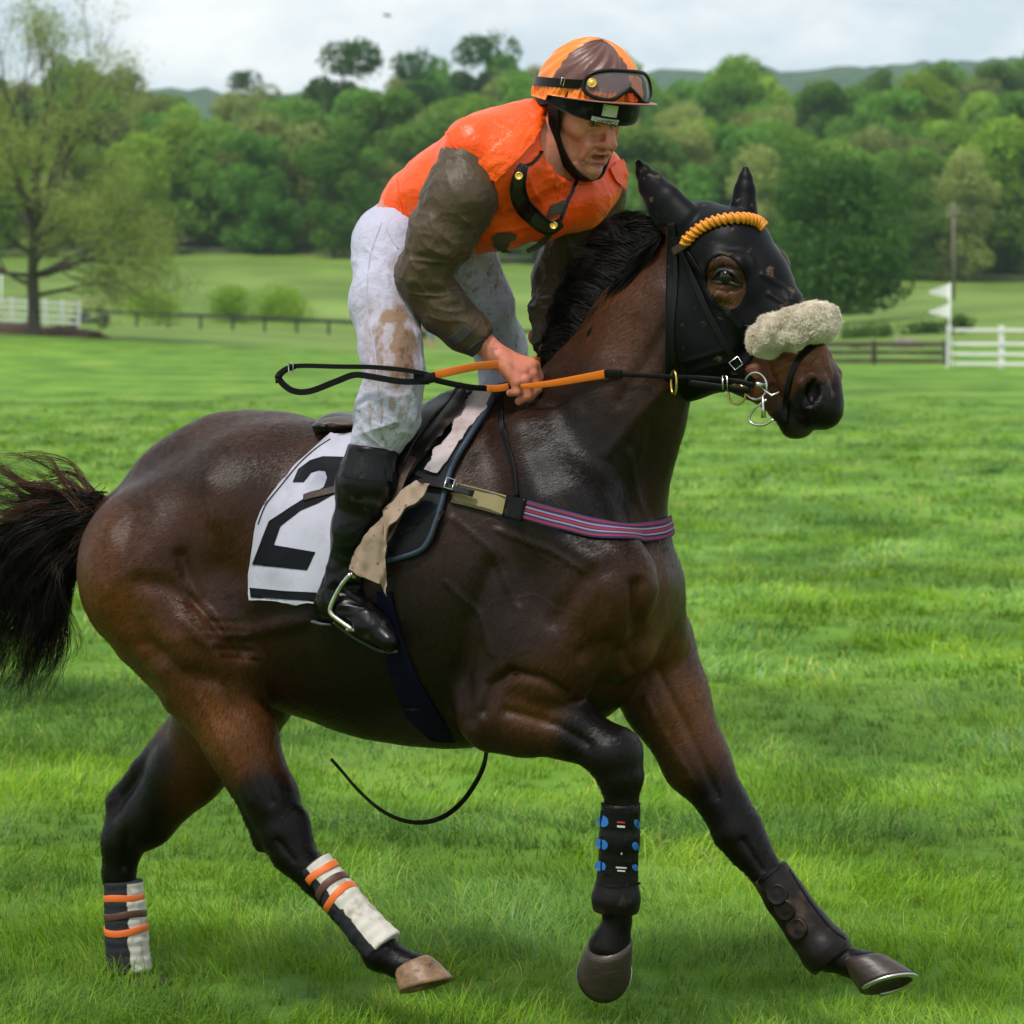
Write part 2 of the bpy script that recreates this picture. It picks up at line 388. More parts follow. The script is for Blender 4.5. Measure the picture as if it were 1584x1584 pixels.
def strip_ground(name, y0, y1, ny, mat_, geo=False, rough=0):
    ys = np.geomspace(y0, y1, ny); us = np.linspace(-.42, .42, 160) if y0 > 50 else np.linspace(-1, 1, 160)
    if y0 < 50: ys = np.concatenate([[-400, -100, -30, -8, 0], ys]); ny += 5
    X = us[None]*(np.abs(ys[:, None])+(30 if y0 < 50 else 0)); Y = np.repeat(ys[:, None], 160, 1); Z = ground_z(X, Y)
    V = np.stack([X, Y, Z], -1).reshape(-1, 3)
    if rough: V[:, 2] += rough*(fbm(V*.02, 3, 4))
    idx = np.arange(ny*160).reshape(ny, 160)
    return mkmesh(name, V, np.stack([idx[:-1, :-1], idx[:-1, 1:], idx[1:, 1:], idx[1:, :-1]], -1).reshape(-1, 4), mat_)
def grass_mat(name, a, b, c_, s1, blade=False, bump=True):
    m = bpy.data.materials.new(name); m.use_nodes = True; nt = m.node_tree; N = nt.nodes.new; L = nt.links.new
    bs = nt.nodes['Principled BSDF']; bs.inputs['Roughness'].default_value = .75; bs.inputs['Specular IOR Level'].default_value = .1
    tc = N('ShaderNodeTexCoord')
    def nz(scale, vs, det=5):
        mp = N('ShaderNodeMapping'); mp.inputs['Scale'].default_value = vs; L(tc.outputs['Object'], mp.inputs[0])
        z = N('ShaderNodeTexNoise'); z.inputs['Scale'].default_value = scale; z.inputs['Detail'].default_value = det; z.inputs['Roughness'].default_value = .62; L(mp.outputs[0], z.inputs['Vector']); return z.outputs[0]
    r = N('ShaderNodeValToRGB'); e = r.color_ramp.elements; e[0].position = .36; e[0].color = (*a, 1); e[1].position = .66; e[1].color = (*c_, 1)
    k = e.new(.51); k.color = (*b, 1); L(nz(s1, (1, .45, 1)), r.inputs[0]); col = r.outputs[0]
    r2 = N('ShaderNodeMapRange'); r2.inputs[1].default_value = .35; r2.inputs[2].default_value = .68; r2.inputs[3].default_value = .84; r2.inputs[4].default_value = 1.12
    L(nz(.09, (1, .35, 1), 3), r2.inputs[0]); v = N('ShaderNodeVectorMath'); v.operation = 'SCALE'; L(col, v.inputs[0]); L(r2.outputs[0], v.inputs['Scale']); col = v.outputs[0]
    r3 = N('ShaderNodeMapRange'); r3.inputs[1].default_value = .40; r3.inputs[2].default_value = .60; r3.inputs[3].default_value = .86; r3.inputs[4].default_value = 1.10
    L(nz(.35, (.05, 1, 1), 2), r3.inputs[0]); v = N('ShaderNodeVectorMath'); v.operation = 'SCALE'; L(col, v.inputs[0]); L(r3.outputs[0], v.inputs['Scale']); col = v.outputs[0]
    if blade:
        at = N('ShaderNodeAttribute'); at.attribute_name = 'Col'; mm = N('ShaderNodeMix'); mm.data_type = 'RGBA'; mm.blend_type = 'MULTIPLY'; mm.inputs[0].default_value = 1
        L(col, mm.inputs[6]); L(at.outputs['Color'], mm.inputs[7]); col = mm.outputs[2]
        tr = N('ShaderNodeBsdfTranslucent'); L(col, tr.inputs[0]); ms = N('ShaderNodeMixShader'); ms.inputs[0].default_value = .35
        L(bs.outputs[0], ms.inputs[1]); L(tr.outputs[0], ms.inputs[2]); L(ms.outputs[0], nt.nodes['Material Output'].inputs[0]); bs.inputs['Roughness'].default_value = .6
    else:
        bp = N('ShaderNodeBump'); bp.inputs['Strength'].default_value = .8; bp.inputs['Distance'].default_value = .12; L(nz(2.6, (1, .6, 1), 6), bp.inputs['Height']); L(bp.outputs[0], bs.inputs['Normal'])
    L(col, bs.inputs['Base Color']); return m
GA, GB, GC = (.115, .205, .026), (.195, .330, .038), (.300, .425, .090)
M_ground = grass_mat('turf', (.060, .145, .012), (.115, .235, .020), (.185, .300, .040), .55)
M_meadow = grass_mat('meadow_turf', (.095, .160, .026), (.135, .215, .036), (.190, .270, .058), .05)
ground = tag(strip_ground('ground', 3, 150, 170, M_ground), kind='structure')
meadow = tag(strip_ground('meadow', 149.5, 424, 90, M_meadow), kind='structure')
M_floor = mat('woodland_floor', (.030, .040, .016), .95, noise=[(.3, (.055, .075, .02), .45, .6, None)])
hillside = tag(strip_ground('hillside', 423.5, 1200, 70, M_floor), kind='structure')
M_hill = mat('far_woodland', (.020, .065, .024), .9, noise=[(.05, (.035, .095, .030), .45, .6, (1, .5, 3)), (.12, .5, .5, .7, (1, 1, 4))], bump=[(.1, 1, 9, None, 'n')])
hill = tag(strip_ground('hills', 1190, 3200, 90, M_hill, rough=5), kind='structure')
_me = hill.data; co = np.empty(len(_me.vertices)*3, np.float32); _me.vertices.foreach_get('co', co); co = co.reshape(-1, 3)
co[:, 2] += 5*np.abs(noise3(co*[.05, .05, 0], 2))+4*np.abs(noise3(co*[.11, .11, 0], 5)); _me.vertices.foreach_set('co', co.ravel())
# ---------------------------------------------------------------- grass
def make_grass():
    VV = []; FF = []; CC = []; base = 0
    for (y0, y1, den, ln, wd, seg) in ((7.3, 11.5, 5200, .098, .0032, 4), (11.5, 17, 2300, .08, .0048, 3), (17, 30, 700, .08, .0095, 3), (30, 75, 90, .08, .024, 2)):
        w = lambda y: .36*y+2.0
        A = (y1-y0)*(w(y0)+w(y1))/2; n = int(A*den); nt = max(1, n//9)
        ty = y0+(y1-y0)*rng.random(nt); tx = (rng.random(nt)-.5)*(.36*ty+2.0)
        q = np.stack([tx, ty, ty*0], 1)
        lump = noise3(q*[1.7, 1.7, 1], 31)*.6+noise3(q*[4.5, 4.5, 1], 32)*.5
        keep = rng.random(nt) < (.85+.4*lump)*np.clip((75-ty)/30, 0, 1); tx, ty, lump, q = tx[keep], ty[keep], lump[keep], q[keep]; nt = len(tx)
        la = noise3(q*[.9, .9, 1], 33)*3.2+noise3(q*[3, 3, 1], 34)*1.4+.4
        k = 9; bx = np.repeat(tx, k)+rng.normal(0, .022, nt*k)*(wd/.0032)**.5; by = np.repeat(ty, k)+rng.normal(0, .022, nt*k)*(wd/.0032)**.5
        bl = np.repeat(lump, k); th = np.repeat(la, k)+rng.normal(0, 1.1, nt*k); n = nt*k
        L = ln*(.75+.75*np.clip(bl+.35, -.3, 1.2))*(.55+.75*rng.random(n)); bend = .35+.95*rng.random(n)
        dx, dy = np.cos(th), np.sin(th); w0 = wd*(.7+.6*rng.random(n)); wa = th+math.pi/2+rng.normal(0, .5, n); sx, sy = np.cos(wa), np.sin(wa)
        gz = ground_z(bx, by); V = np.zeros((n, 2*seg+1, 3))
        for j in range(seg+1):
            t = j/seg; ang = bend*t*1.15; hx = L*t*np.sin(ang); hz = L*t*np.cos(ang)
            cx_, cy_, cz_ = bx+dx*hx, by+dy*hx, gz+hz-.004
            if j < seg:
                ww = w0*(1-.75*t**1.5)/2*(.7 if j == 0 else 1)
                V[:, 2*j] = np.stack([cx_-sx*ww, cy_-sy*ww, cz_], 1); V[:, 2*j+1] = np.stack([cx_+sx*ww, cy_+sy*ww, cz_], 1)
            else: V[:, 2*seg] = np.stack([cx_, cy_, cz_], 1)
        m = 2*seg+1; b = base+np.arange(n)[:, None]*m; F = []
        for j in range(seg-1): F.append(np.stack([b[:, 0]+2*j, b[:, 0]+2*j+1, b[:, 0]+2*j+3, b[:, 0]+2*j+2], 1))
        F.append(np.stack([b[:, 0]+2*seg-2, b[:, 0]+2*seg-1, b[:, 0]+2*seg, b[:, 0]+2*seg], 1))
        hue = rng.random(n); cc = np.stack([.75+.55*hue, .82+.38*hue, .8+.6*rng.random(n)], 1)*(.8+.4*rng.random(n))[:, None]
        cc *= (1+.28*np.clip(bl, -1, 1))[:, None]
        pn_ = np.repeat(noise3(q*[.8, 1.3, 1], 36)+.6*noise3(q*[2.6, 3.5, 1], 37), k); wy = np.clip(pn_*1.6, 0, 1)[:, None]; wb = np.clip(-pn_*1.6, 0, 1)[:, None]
        cc = cc*(1-.8*wy+.8*wy*np.array([1.0, 1.05, .25]))*(1-.9*wb+.9*wb*np.array([.88, .95, 1.25])); cc = cc*[.92, 1.0, 1.0]
        dry = rng.random(n) < .03; cc[dry] = [2.4, 1.5, 1.8]; pale = rng.random(n) < .12+.25*np.clip(bl, 0, 1); cc[pale] *= [1.25, 1.15, 2.2]
        VV.append(V.reshape(-1, 3)); FF.append(np.concatenate(F)); CC.append(np.repeat(cc, m, 0)); base += n*m
    V = np.concatenate(VV); F = np.concatenate(FF); me = bpy.data.meshes.new('grass')
    tri = F[:, 2] == F[:, 3]; nq = (~tri).sum(); ntr = tri.sum()
    me.vertices.add(len(V)); me.vertices.foreach_set('co', V.astype(np.float32).ravel())
    lv = np.concatenate([F[~tri].ravel(), F[tri][:, :3].ravel()]).astype(np.int32); me.loops.add(len(lv)); me.loops.foreach_set('vertex_index', lv)
    ls = np.concatenate([np.arange(nq)*4, nq*4+np.arange(ntr)*3]).astype(np.int32); me.polygons.add(len(ls)); me.polygons.foreach_set('loop_start', ls); me.update(calc_edges=True)
    at = me.color_attributes.new('Col', 'FLOAT_COLOR', 'POINT'); C_ = np.concatenate(CC); at.data.foreach_set('color', np.concatenate([C_, np.ones((len(C_), 1))], 1).astype(np.float32).ravel())
    me.materials.append(grass_mat('grass_blades', GA, GB, GC, 1.1, blade=True))
    o = bpy.data.objects.new('grass', me); COL.objects.link(o); return tag(o, 'long green turf grass under and around the horse', kind='stuff')
make_grass()
# ---------------------------------------------------------------- trees
def leaf_mat(name, a, b, trans=.42):
    m = bpy.data.materials.new(name); m.use_nodes = True; nt = m.node_tree; N = nt.nodes.new; L = nt.links.new
    bs = nt.nodes['Principled BSDF']; bs.inputs['Roughness'].default_value = .7; bs.inputs['Specular IOR Level'].default_value = .12
    at = N('ShaderNodeAttribute'); at.attribute_name = 'Col'; oi = N('ShaderNodeObjectInfo')
    sep = N('ShaderNodeSeparateColor'); L(at.outputs['Color'], sep.inputs[0])
    mx = N('ShaderNodeMix'); mx.data_type = 'RGBA'; mx.inputs[6].default_value = (*a, 1); mx.inputs[7].default_value = (*b, 1); L(sep.outputs[0], mx.inputs[0])
    hs = N('ShaderNodeHueSaturation'); L(mx.outputs[2], hs.inputs['Color'])
    mr = N('ShaderNodeMapRange'); mr.inputs[3].default_value = .492; mr.inputs[4].default_value = .522; L(oi.outputs['Random'], mr.inputs[0]); L(mr.outputs[0], hs.inputs['Hue'])
    m2 = N('ShaderNodeMath'); m2.operation = 'MULTIPLY_ADD'; m2.inputs[1].default_value = 7.31; m2.inputs[2].default_value = .1; L(oi.outputs['Random'], m2.inputs[0])
    m3 = N('ShaderNodeMath'); m3.operation = 'FRACT'; L(m2.outputs[0], m3.inputs[0])
    m4 = N('ShaderNodeMapRange'); m4.inputs[3].default_value = .75; m4.inputs[4].default_value = 1.4; L(m3.outputs[0], m4.inputs[0]); L(m4.outputs[0], hs.inputs['Value'])
    L(hs.outputs[0], bs.inputs['Base Color']); tr = N('ShaderNodeBsdfTranslucent'); L(hs.outputs[0], tr.inputs[0]); ms = N('ShaderNodeMixShader'); ms.inputs[0].default_value = trans
    L(bs.outputs[0], ms.inputs[1]); L(tr.outputs[0], ms.inputs[2]); L(ms.outputs[0], nt.nodes['Material Output'].inputs[0]); return m
M_bark = mat('bark', (.055, .045, .035), .9, noise=[(6, (.10, .085, .07), .45, .7, (1, 1, .3))], bump=[(14, .8, .05, (1, 1, .25), 'n')])
def crown_mesh(name, h, w, z0, n, leaf, seed, mtl, nclump=26, thin=0., flat=.5):
    g = np.random.default_rng(seed)
    cz = z0+(h-z0)*g.random(nclump)**.85; tt = (cz-z0)/(h-z0); rr = w*np.sqrt(np.clip(1-(2*tt-.9)**2/1.5, .04, 1))*np.sqrt(g.random(nclump))*.86; an = g.random(nclump)*6.283
    C_ = np.stack([rr*np.cos(an), rr*np.sin(an), cz], 1); R_ = w*(.26+.26*g.random(nclump))
    k = g.integers(0, nclump, n); d = g.normal(size=(n, 3)); d /= np.linalg.norm(d, axis=1)[:, None]
    p = C_[k]+d*(R_[k]*(.55+.5*g.random(n)**.5))[:, None]*[1, 1, .8]
    p += fbm(p*.9/max(w, 1)*3, 2, seed)[:, None]*g.normal(size=(n, 3))*w*.08
    p[:, 2] = np.maximum(p[:, 2], z0*.6)
    nr = g.normal(size=(n, 3))+d*.8+[0, 0, .5]; nr /= np.linalg.norm(nr, axis=1)[:, None]
    a = np.cross(nr, g.normal(size=(n, 3))); a /= np.linalg.norm(a, axis=1)[:, None]; b = np.cross(nr, a); s = (leaf*(.6+.8*g.random(n)))[:, None]
    V = np.stack([p-a*s, p-b*s*flat+nr*s*.15, p+a*s, p+b*s*flat+nr*s*.1], 1).reshape(-1, 3); F = np.arange(n*4).reshape(n, 4)
    mix = np.clip(.5+.35*g.normal(size=nclump), 0, 1)[k]*.6+.4*g.random(n)
    me = mkmesh(name, V, F, mtl, None, False, {'Col': np.repeat(mix, 4)}); return me
def limb_tree(mb, p, d, L, r, depth, g, tips, spread=.6, n=5, up=.12):
    pts = [p]; q = p.copy(); dd = d.copy()
    for i in range(4): dd = nrm(dd+g.normal(0, .10, 3)+[0, 0, up*.4]); q = q+dd*L/4; pts.append(q)
    mb.tube(pts, [r*(1-.5*i/4) for i in range(5)], n, cap=False); tips.append((q, dd, depth))
    if depth <= 0: return
    for i in range(3 if depth > 1 else 4):
        a = nrm(np.cross(dd, g.normal(0, 1, 3))); s_ = pts[4] if i < 2 else pts[2+i % 2]
        limb_tree(mb, s_, nrm(dd+a*spread*(.7+.6*g.random())+[0, 0, up]), L*(.62+.2*g.random()), r*.48, depth-1, g, tips, spread, max(3, n-1), up)
def trunk_mesh(name, h, r, seed, depth=2, spread=.7):
    g = np.random.default_rng(seed); mb = MB(); tips = []
    mb.tube([np.array([0, 0, -.3]), np.array([0, 0, .3]), np.array([.05, 0, h*.28])], [r*1.5, r*1.05, r*.85], 8, cap=False)
    limb_tree(mb, np.array([.05, 0, h*.27]), np.array([0, 0, 1.]), h*.38, r*.8, depth, g, tips, spread); o = mb.build(name, M_bark); return o, tips
LM = [leaf_mat('leaves_fresh', (.18, .31, .030), (.27, .42, .05)), leaf_mat('leaves_mid', (.10, .21, .030), (.17, .30, .045)),
      leaf_mat('leaves_olive', (.20, .25, .065), (.28, .32, .09)), leaf_mat('leaves_dark', (.04, .10, .026), (.07, .14, .035))]
protos = []
for i, (h, w, z0, mi, n) in enumerate(((15, 5.2, 1, 0, 9000), (17, 5.4, 1.5, 1, 10000), (14, 5.0, .8, 0, 8500), (16, 4.6, 1, 2, 7500), (18, 5.2, 1.5, 1, 10000), (13, 5.0, .6, 1, 9000), (15, 5, 1.5, 3, 9000), (16, 5.0, 1, 2, 8000))):
    c_ = crown_mesh('crown', h, w, z0, n, .30, 100+i, LM[mi]); t_, _ = trunk_mesh('trunk', h, .26, 200+i, 1); protos.append((c_, t_, h))
used = set()
def place_tree(name, k, loc, s, rz, label, group=None, cat='tree', sz=1.0):
    c_, t_, h = protos[k]; e = empty(name, loc, label, cat, group); e.scale = (s, s, s*sz); e.rotation_euler = (0, 0, rz)
    for o in (c_, t_):
        if o.name in used: o = o.copy(); COL.objects.link(o)
        else: used.add(o.name)
        o.parent = e
    return e
g = np.random.default_rng(5)
rows = [(426, 40), (446, 34), (474, 31), (508, 29), (546, 27), (590, 26), (640, 25), (695, 24), (755, 23)]
for ri, (Y, n) in enumerate(rows):
    for i in range(n):
        px = -90+1764*(i+.5+g.uniform(-.42, .42))/n; y = Y+g.uniform(-13, 13); L_ = on_ground(px, y)
        if ri > 5 and 150 < px < 520: continue
        k = int(g.choice([0, 1, 2, 3, 4, 5, 6, 7], p=[.19, .17, .16, .12, .11, .12, .04, .09]))
        if ri == 0 and px > 900 and k in (0, 2): k = 5
        s = g.uniform(.92, 1.25)*(1.0 if ri else .80)
        place_tree('woodland_tree', k, L_-[0, 0, .4], s, g.uniform(0, 6.28), 'leafy spring tree in the woodland covering the hillside behind the meadow', 'woodland trees on the hillside', sz=g.uniform(.78, 1.08))
for Y in (432, 470, 520, 590, 680):          # the same wood going on past both edges of the view
    for px in list(np.arange(-1000, -100, 78))+list(np.arange(1690, 2600, 78)):
        L_ = on_ground(px+g.uniform(-25, 25), Y+g.uniform(-14, 14)); s = g.uniform(1.1, 1.5)
        place_tree('woodland_tree', int(g.integers(0, 8)), L_-[0, 0, .4], s, g.uniform(0, 6.28), 'leafy spring tree in the woodland covering the hillside behind the meadow', 'woodland trees on the hillside', sz=g.uniform(.75, 1.0))
for px, py_top, Y, k, s_, lab in ((375, 112, 640, 6, .8, 'low dark green tree on the skyline left of the tall oak crown'), (540, 68, 520, 6, 1.0, 'tall rounded dark tree rising above the woodland skyline'),
                            (640, 84, 560, 6, .85, 'dark wide tree on the skyline right of the tall rounded one'), (745, 58, 560, 6, 1.0, 'dark narrow spiky tree standing high beside the rider\'s helmet'),
                            (1540, 92, 640, 1, 1.0, 'dark tree topping the skyline at the far right edge'), (1130, 95, 600, 0, 1.0, 'bright green tree highest above the horse\'s head')):
    L_ = on_ground(px, Y); zt = CH+(CY-py_top)/FPX*Y; h = protos[k][2]; s = (zt-L_[2])/h*.93
    wx = s_*.8 if k == 6 else s
    e = place_tree('skyline_tree', k, L_, 1, g.uniform(0, 6), lab); e.scale = (s*s_*.95, s*s_*.95, s)
# lone dark tree on the meadow at the right
L_ = on_ground(1285, 250); tp = CH+(CY-262)/FPX*250; hh = tp-L_[2]
cr = crown_mesh('crown', hh*1.0, hh*.47, hh*.13, 15000, .24, 77, leaf_mat('leaves_oak', (.040, .115, .020), (.075, .17, .030)), 46); tr, _ = trunk_mesh('trunk', hh, .24, 78, 2)
e = empty('meadow_tree', L_, 'round dense dark green tree standing alone on the meadow behind the horse\'s head', 'tree'); cr.parent = e; tr.parent = e
# big sparse spring tree at the left
def big_tree():
    L_ = on_ground(52, 150); e = empty('spring_tree', L_, 'large spreading tree in sparse olive spring leaf behind the white fence', 'tree')
    g = np.random.default_rng(42); mb = MB(); tips = []
    mb.tube([np.array([0, 0, -.3]), np.array([0, 0, .2]), np.array([.02, 0, 1.2]), np.array([-.05, 0, 2.6])], [.5, .34, .28, .26], 10, cap=False)
    T0 = np.array([-.05, 0, 2.5]); limb_tree(mb, T0, np.array([0, 0, 1.]), 4.6, .25, 4, g, tips, .42, 6, .1)
    limb_tree(mb, T0+[0, 0, 2.], np.array([.25, .2, 1.]), 4.2, .16, 3, g, tips, .4, 6, .1); limb_tree(mb, T0+[0, 0, 2.4], np.array([-.3, -.1, 1.]), 4.2, .16, 3, g, tips, .4, 6, .1)
    for a in range(12):
        an = a*2.4+.3; z = .3+.5*a; d = nrm([math.cos(an), math.sin(an), .42+.05*a-.25*(a < 4)])
        limb_tree(mb, T0+[0, 0, z*.95-1.0], d, 3.0-.10*a, .11, 3, g, tips, .55, 5, .02)
    for d in ((1, .1, .15), (.9, -.4, .32), (.85, .5, .5), (-1, .1, .3)): limb_tree(mb, T0+[0, 0, .2], nrm(d), 2.7, .12, 3, g, tips, .5, 5, -.03)
    o = mb.build('trunk', M_bark, None); o.parent = e
    tp_ = np.array([t[0] for t in tips if t[2] <= 1]); n = 42000; k = g.integers(0, len(tp_), n)
    p = tp_[k]+g.normal(0, .36, (n, 3))*[1.1, 1.1, .9]; p[:, 2] = np.maximum(p[:, 2], .5)
    hi = np.clip((p[:, 2]-6)/6, 0, 1); keep = g.random(n) > .25*hi; p = p[keep]; n = len(p)
    nr = g.normal(size=(n, 3)); nr /= np.linalg.norm(nr, axis=1)[:, None]; a = np.cross(nr, g.normal(size=(n, 3))); a /= np.linalg.norm(a, axis=1)[:, None]; b = np.cross(nr, a); s = .066*(.6+.8*g.random((n, 1)))
    V = np.stack([p-a*s, p-b*s*.6, p+a*s, p+b*s*.6], 1).reshape(-1, 3); F = np.arange(n*4).reshape(n, 4)
    c = np.clip(.45+.3*noise3(p*.5, 3)+.25*g.normal(size=n), 0, 1)
    o = mkmesh('crown', V, F, leaf_mat('leaves_spring', (.19, .22, .055), (.27, .30, .075), .4), None, False, {'Col': np.repeat(c, 4)}); o.parent = e
    return tips
big_tree()
# bushes by the rail
M_bush = leaf_mat('leaves_bush', (.20, .34, .03), (.28, .44, .045))
for i, (px, Y, w, h, lab) in enumerate(((352, 282, 5.2, 2.6, 'light green shrub behind the black rail, left one of two near the rider'), (440, 286, 5.6, 2.5, 'light green shrub behind the black rail, nearest the rider\'s back'),
                                        (240, 286, 5, 1.5, 'low pale green shrub behind the black rail near the white fence end'))):
    L_ = on_ground(px, Y); o = crown_mesh('shrub', h, w*.5, .02, 4200, .12, 300+i, M_bush, 34); o.location = tuple(L_); tag(o, lab, 'shrub', 'shrubs behind the black rail')
M_dark = leaf_mat('leaves_thicket', (.06, .12, .03), (.10, .17, .04))
for i, (px, Y, w, h, lab) in enumerate(((1345, 180, 2.4, .45, 'low dark bush left of the grey rocks'), (1482, 178, 1.4, .9, 'small dark bush behind the top of the flag pole'), (1425, 185, 2.2, .4, 'low dark green bush behind the brown fence'))):
    L_ = on_ground(px, Y); o = crown_mesh('bush', h, w*.6, .02, 1500, .09, 320+i, M_dark, 12); o.location = tuple(L_); tag(o, lab, 'bush', 'dark bushes along the ditch')
M_rock = mat('rock', (.20, .18, .15), .9, noise=[(4, (.10, .085, .06), .45, .65, None)], bump=[(9, .8, .05, None, 'n')])
for i, (px, Y, rx, rz, lab) in enumerate(((1400, 150, .85, .38, 'grey boulder pile behind the brown fence, broadest'), (1330, 152, .45, .22, 'small grey boulder left of the broad one'), (1450, 151, .4, .2, 'small grey boulder beside the white fence post'))):
    f = Field((-1.3, -.8, -.4), (1.3, .8, .8), .06)
    gg = np.random.default_rng(i+5)
    for j in range(6): f.ell((gg.uniform(-rx, rx)*.6, gg.uniform(-.3, .3), gg.uniform(0, rz*.6)), np.eye(3), (rx*.5, .3, rz*.7), .05)
    V, F = f.mesh(); V += on_ground(px, Y); tag(mkmesh('boulder', V, F, M_rock), lab, 'boulder', 'boulders behind the brown fence')
# ---------------------------------------------------------------- fences, poles, flags
M_white = mat('white_fence_paint', (.72, .72, .70), .6, noise=[(3, .8, .5, .8, None)])
M_black = mat('dark_rail_paint', (.012, .018, .016), .6); M_brown = mat('weathered_rail', (.055, .038, .030), .85, noise=[(4, (.11, .085, .07), .5, .7, (.2, 1, 1))])
def fence(name, pts, hgt, rails, rw, pw, m, label, cat='fence', post_step=1, posts=None, depth=.05):
    e = empty(name, pts[0], label, cat)
    P3 = [np.array(p) for p in pts]
    for p in (P3 if posts is None else posts):
        MB().box(p+[0, 0, hgt/2-.1], np.eye(3), (pw/2, pw/2, hgt/2+.14)).build('post', m, e, False)
    for hz in rails:
        mb = MB()
        for a, b in zip(P3[:-1], P3[1:]):
            mb.bar(a+[0, -pw/2-depth/2, hz], b+[0, -pw/2-depth/2, hz], depth, rw)
        mb.build('rail', m, e, False)
    return e
pts = [on_ground(px, Y) for px, Y in zip(np.linspace(-60, 122, 8), np.linspace(172, 176, 8))]
fence('white_fence', pts, 1.36, (.22, .55, .90, 1.24), .13, .14, M_white, 'white four rail board fence at the left, ending beside the golf cart')
cols_ = [(130, 272)]+[(130+px, Y) for px, Y in zip(np.arange(32, 760, 49.5), np.linspace(270, 246, 15))]
fence('black_rail', [on_ground(*q) for q in cols_], 1.12, (1.08,), .26, .2, M_black, 'black single rail running across the meadow behind the rider', 'rail', depth=.12)
pts = [on_ground(px, Y) for px, Y in ((1468, 107), (1549, 106), (1640, 105))]
fence('white_fence', pts, 1.34, (.16, .47, .80, 1.24), .10, .16, M_white, 'white four rail board fence at the right, with a flag pole at its end')
pts = [on_ground(px, Y) for px, Y in ((1180, 118), (1265, 117), (1352, 116), (1462, 115))]
fence('brown_fence', pts, .78, (.12, .40, .68), .15, .15, M_brown, 'low brown weathered rail fence joining the white one behind the horse\'s muzzle')
def pennant(mb, a, w, h): # triangular cloth with a soft ripple
    V = []; n = 7
    for i in range(n):
        t = i/(n-1)
        for s_ in (0, 1): V.append(a+np.array([-w*t, .05*math.sin(t*5), -h*(.5*t if s_ == 0 else 1-.35*t)]))
    F = [(2*i, 2*i+2, 2*i+3, 2*i+1) for i in range(n-1)]; b = len(V); V += [v+np.array([0, .012, 0]) for v in V]; F += [(b+q[3], b+q[2], b+q[1], b+q[0]) for q in F[:n-1]]
    return mb.add(V, F)
L_ = on_ground(1469, 106.5)
fp = empty('flag_pole', L_, 'thin white pole with two white pennants at the end of the right white fence', 'flag pole')
MB().tube([L_, L_+[0, 0, 2.75]], .035, 8).build('pole', M_white, fp)
for z in (2.72, 2.08): o = pennant(MB(), L_+[0, 0, z], .66, .46).build('pennant', M_white, fp)
L_ = on_ground(2, 168)
MB_ = MB().tube([L_, L_+[0, 0, 2.9]], .045, 8).box(L_+[0, 0, 2.9], np.eye(3), (.06, .06, .03)).build('marker_post', M_white); tag(MB_, 'thin pale post standing at the far left edge by the white fence', 'post')
L_ = on_ground(1475, 330); up = empty('utility_pole', L_, 'thin grey wooden utility pole at the foot of the woods', 'utility pole')
M_pole = mat('grey_wood', (.16, .14, .12), .9); zt = CH+(CY-312)/FPX*330-L_[2]
MB().tube([L_, L_+[0, 0, zt]], [.17, .12], 8).build('pole', M_pole, up); MB().box(L_+[0, -.1, zt-1.2], np.eye(3), (.9, .06, .07)).build('crossarm', M_pole, up)
mb = MB()
for z in (zt-.7, zt-1.1): mb.tube([L_+[x, 0, z-(.8*math.sin(math.pi*t)) + .5*(x > 0)*t] for t, x in ((0, -26), (.25, -19), (.5, -13), (.75, -6), (0, 0), (.3, 5), (.7, 12), (1, 20))], .02, 4)
mb.build('wires', M_pole, up)
# golf cart, soil heap
L_ = on_ground(139, 177.5); gc = empty('golf_cart', L_, 'small dark golf cart with flat pale roof beside the left white fence end', 'golf cart')
M_cart = mat('cart_body', (.015, .03, .03), .4); M_tan = mat('cart_roof', (.45, .36, .22), .6)
mb = MB().box(L_+[0, 0, .42], np.eye(3), (1.0, .5, .13)).box(L_+[.78, 0, .62], np.eye(3), (.22, .48, .14)).box(L_+[-.35, 0, .68], np.eye(3), (.3, .46, .12)); mb.build('body', M_cart, gc)
MB().box(L_+[-.6, 0, .98], (nrm([.2, 0, 1]), [0, 1, 0], nrm([-1, 0, .2])), (.25, .45, .05)).build('seat_back', M_cart, gc)
MB().box(L_+[-.05, 0, 1.5], np.eye(3), (.95, .52, .04)).build('roof', M_tan, gc)
for x, y in ((-.75, -.45), (-.75, .45), (.7, -.45), (.7, .45)):
    MB().tube([L_+[x, y, .5], L_+[x*.9, y, 1.5]], .025, 6).build('roof_post', M_cart, gc); MB().lathe(L_+[x, y, .22], (0, 1, 0), [(-.07, .15), (-.07, .22), (.07, .22), (.07, .15)], 16).build('wheel', M_black, gc)
f = Field((-4.2, -1.5, -.6), (4.4, 1.5, 1.2), .09)
for i in range(16):
    t = i/15; f.ell((-3.6+7.0*t, rng.uniform(-.3, .3), -.1), np.eye(3), (.9, .7, .75*(1-t)**.7+.1), .2)
V, F = f.mesh(); V = V+fbm(V*2.2, 4, 6)[:, None]*[.04, .04, .11]; V += on_ground(30, 152)
tag(mkmesh('soil_heap', V, F, mat('soil', (.085, .055, .04), .95, noise=[(1.4, (.16, .08, .05), .5, .65, None), (6, .45, .5, .7, None)], bump=[(5, 1, .08, None, 'n')])), 'low heap of brown soil in front of the left white fence', 'soil heap')
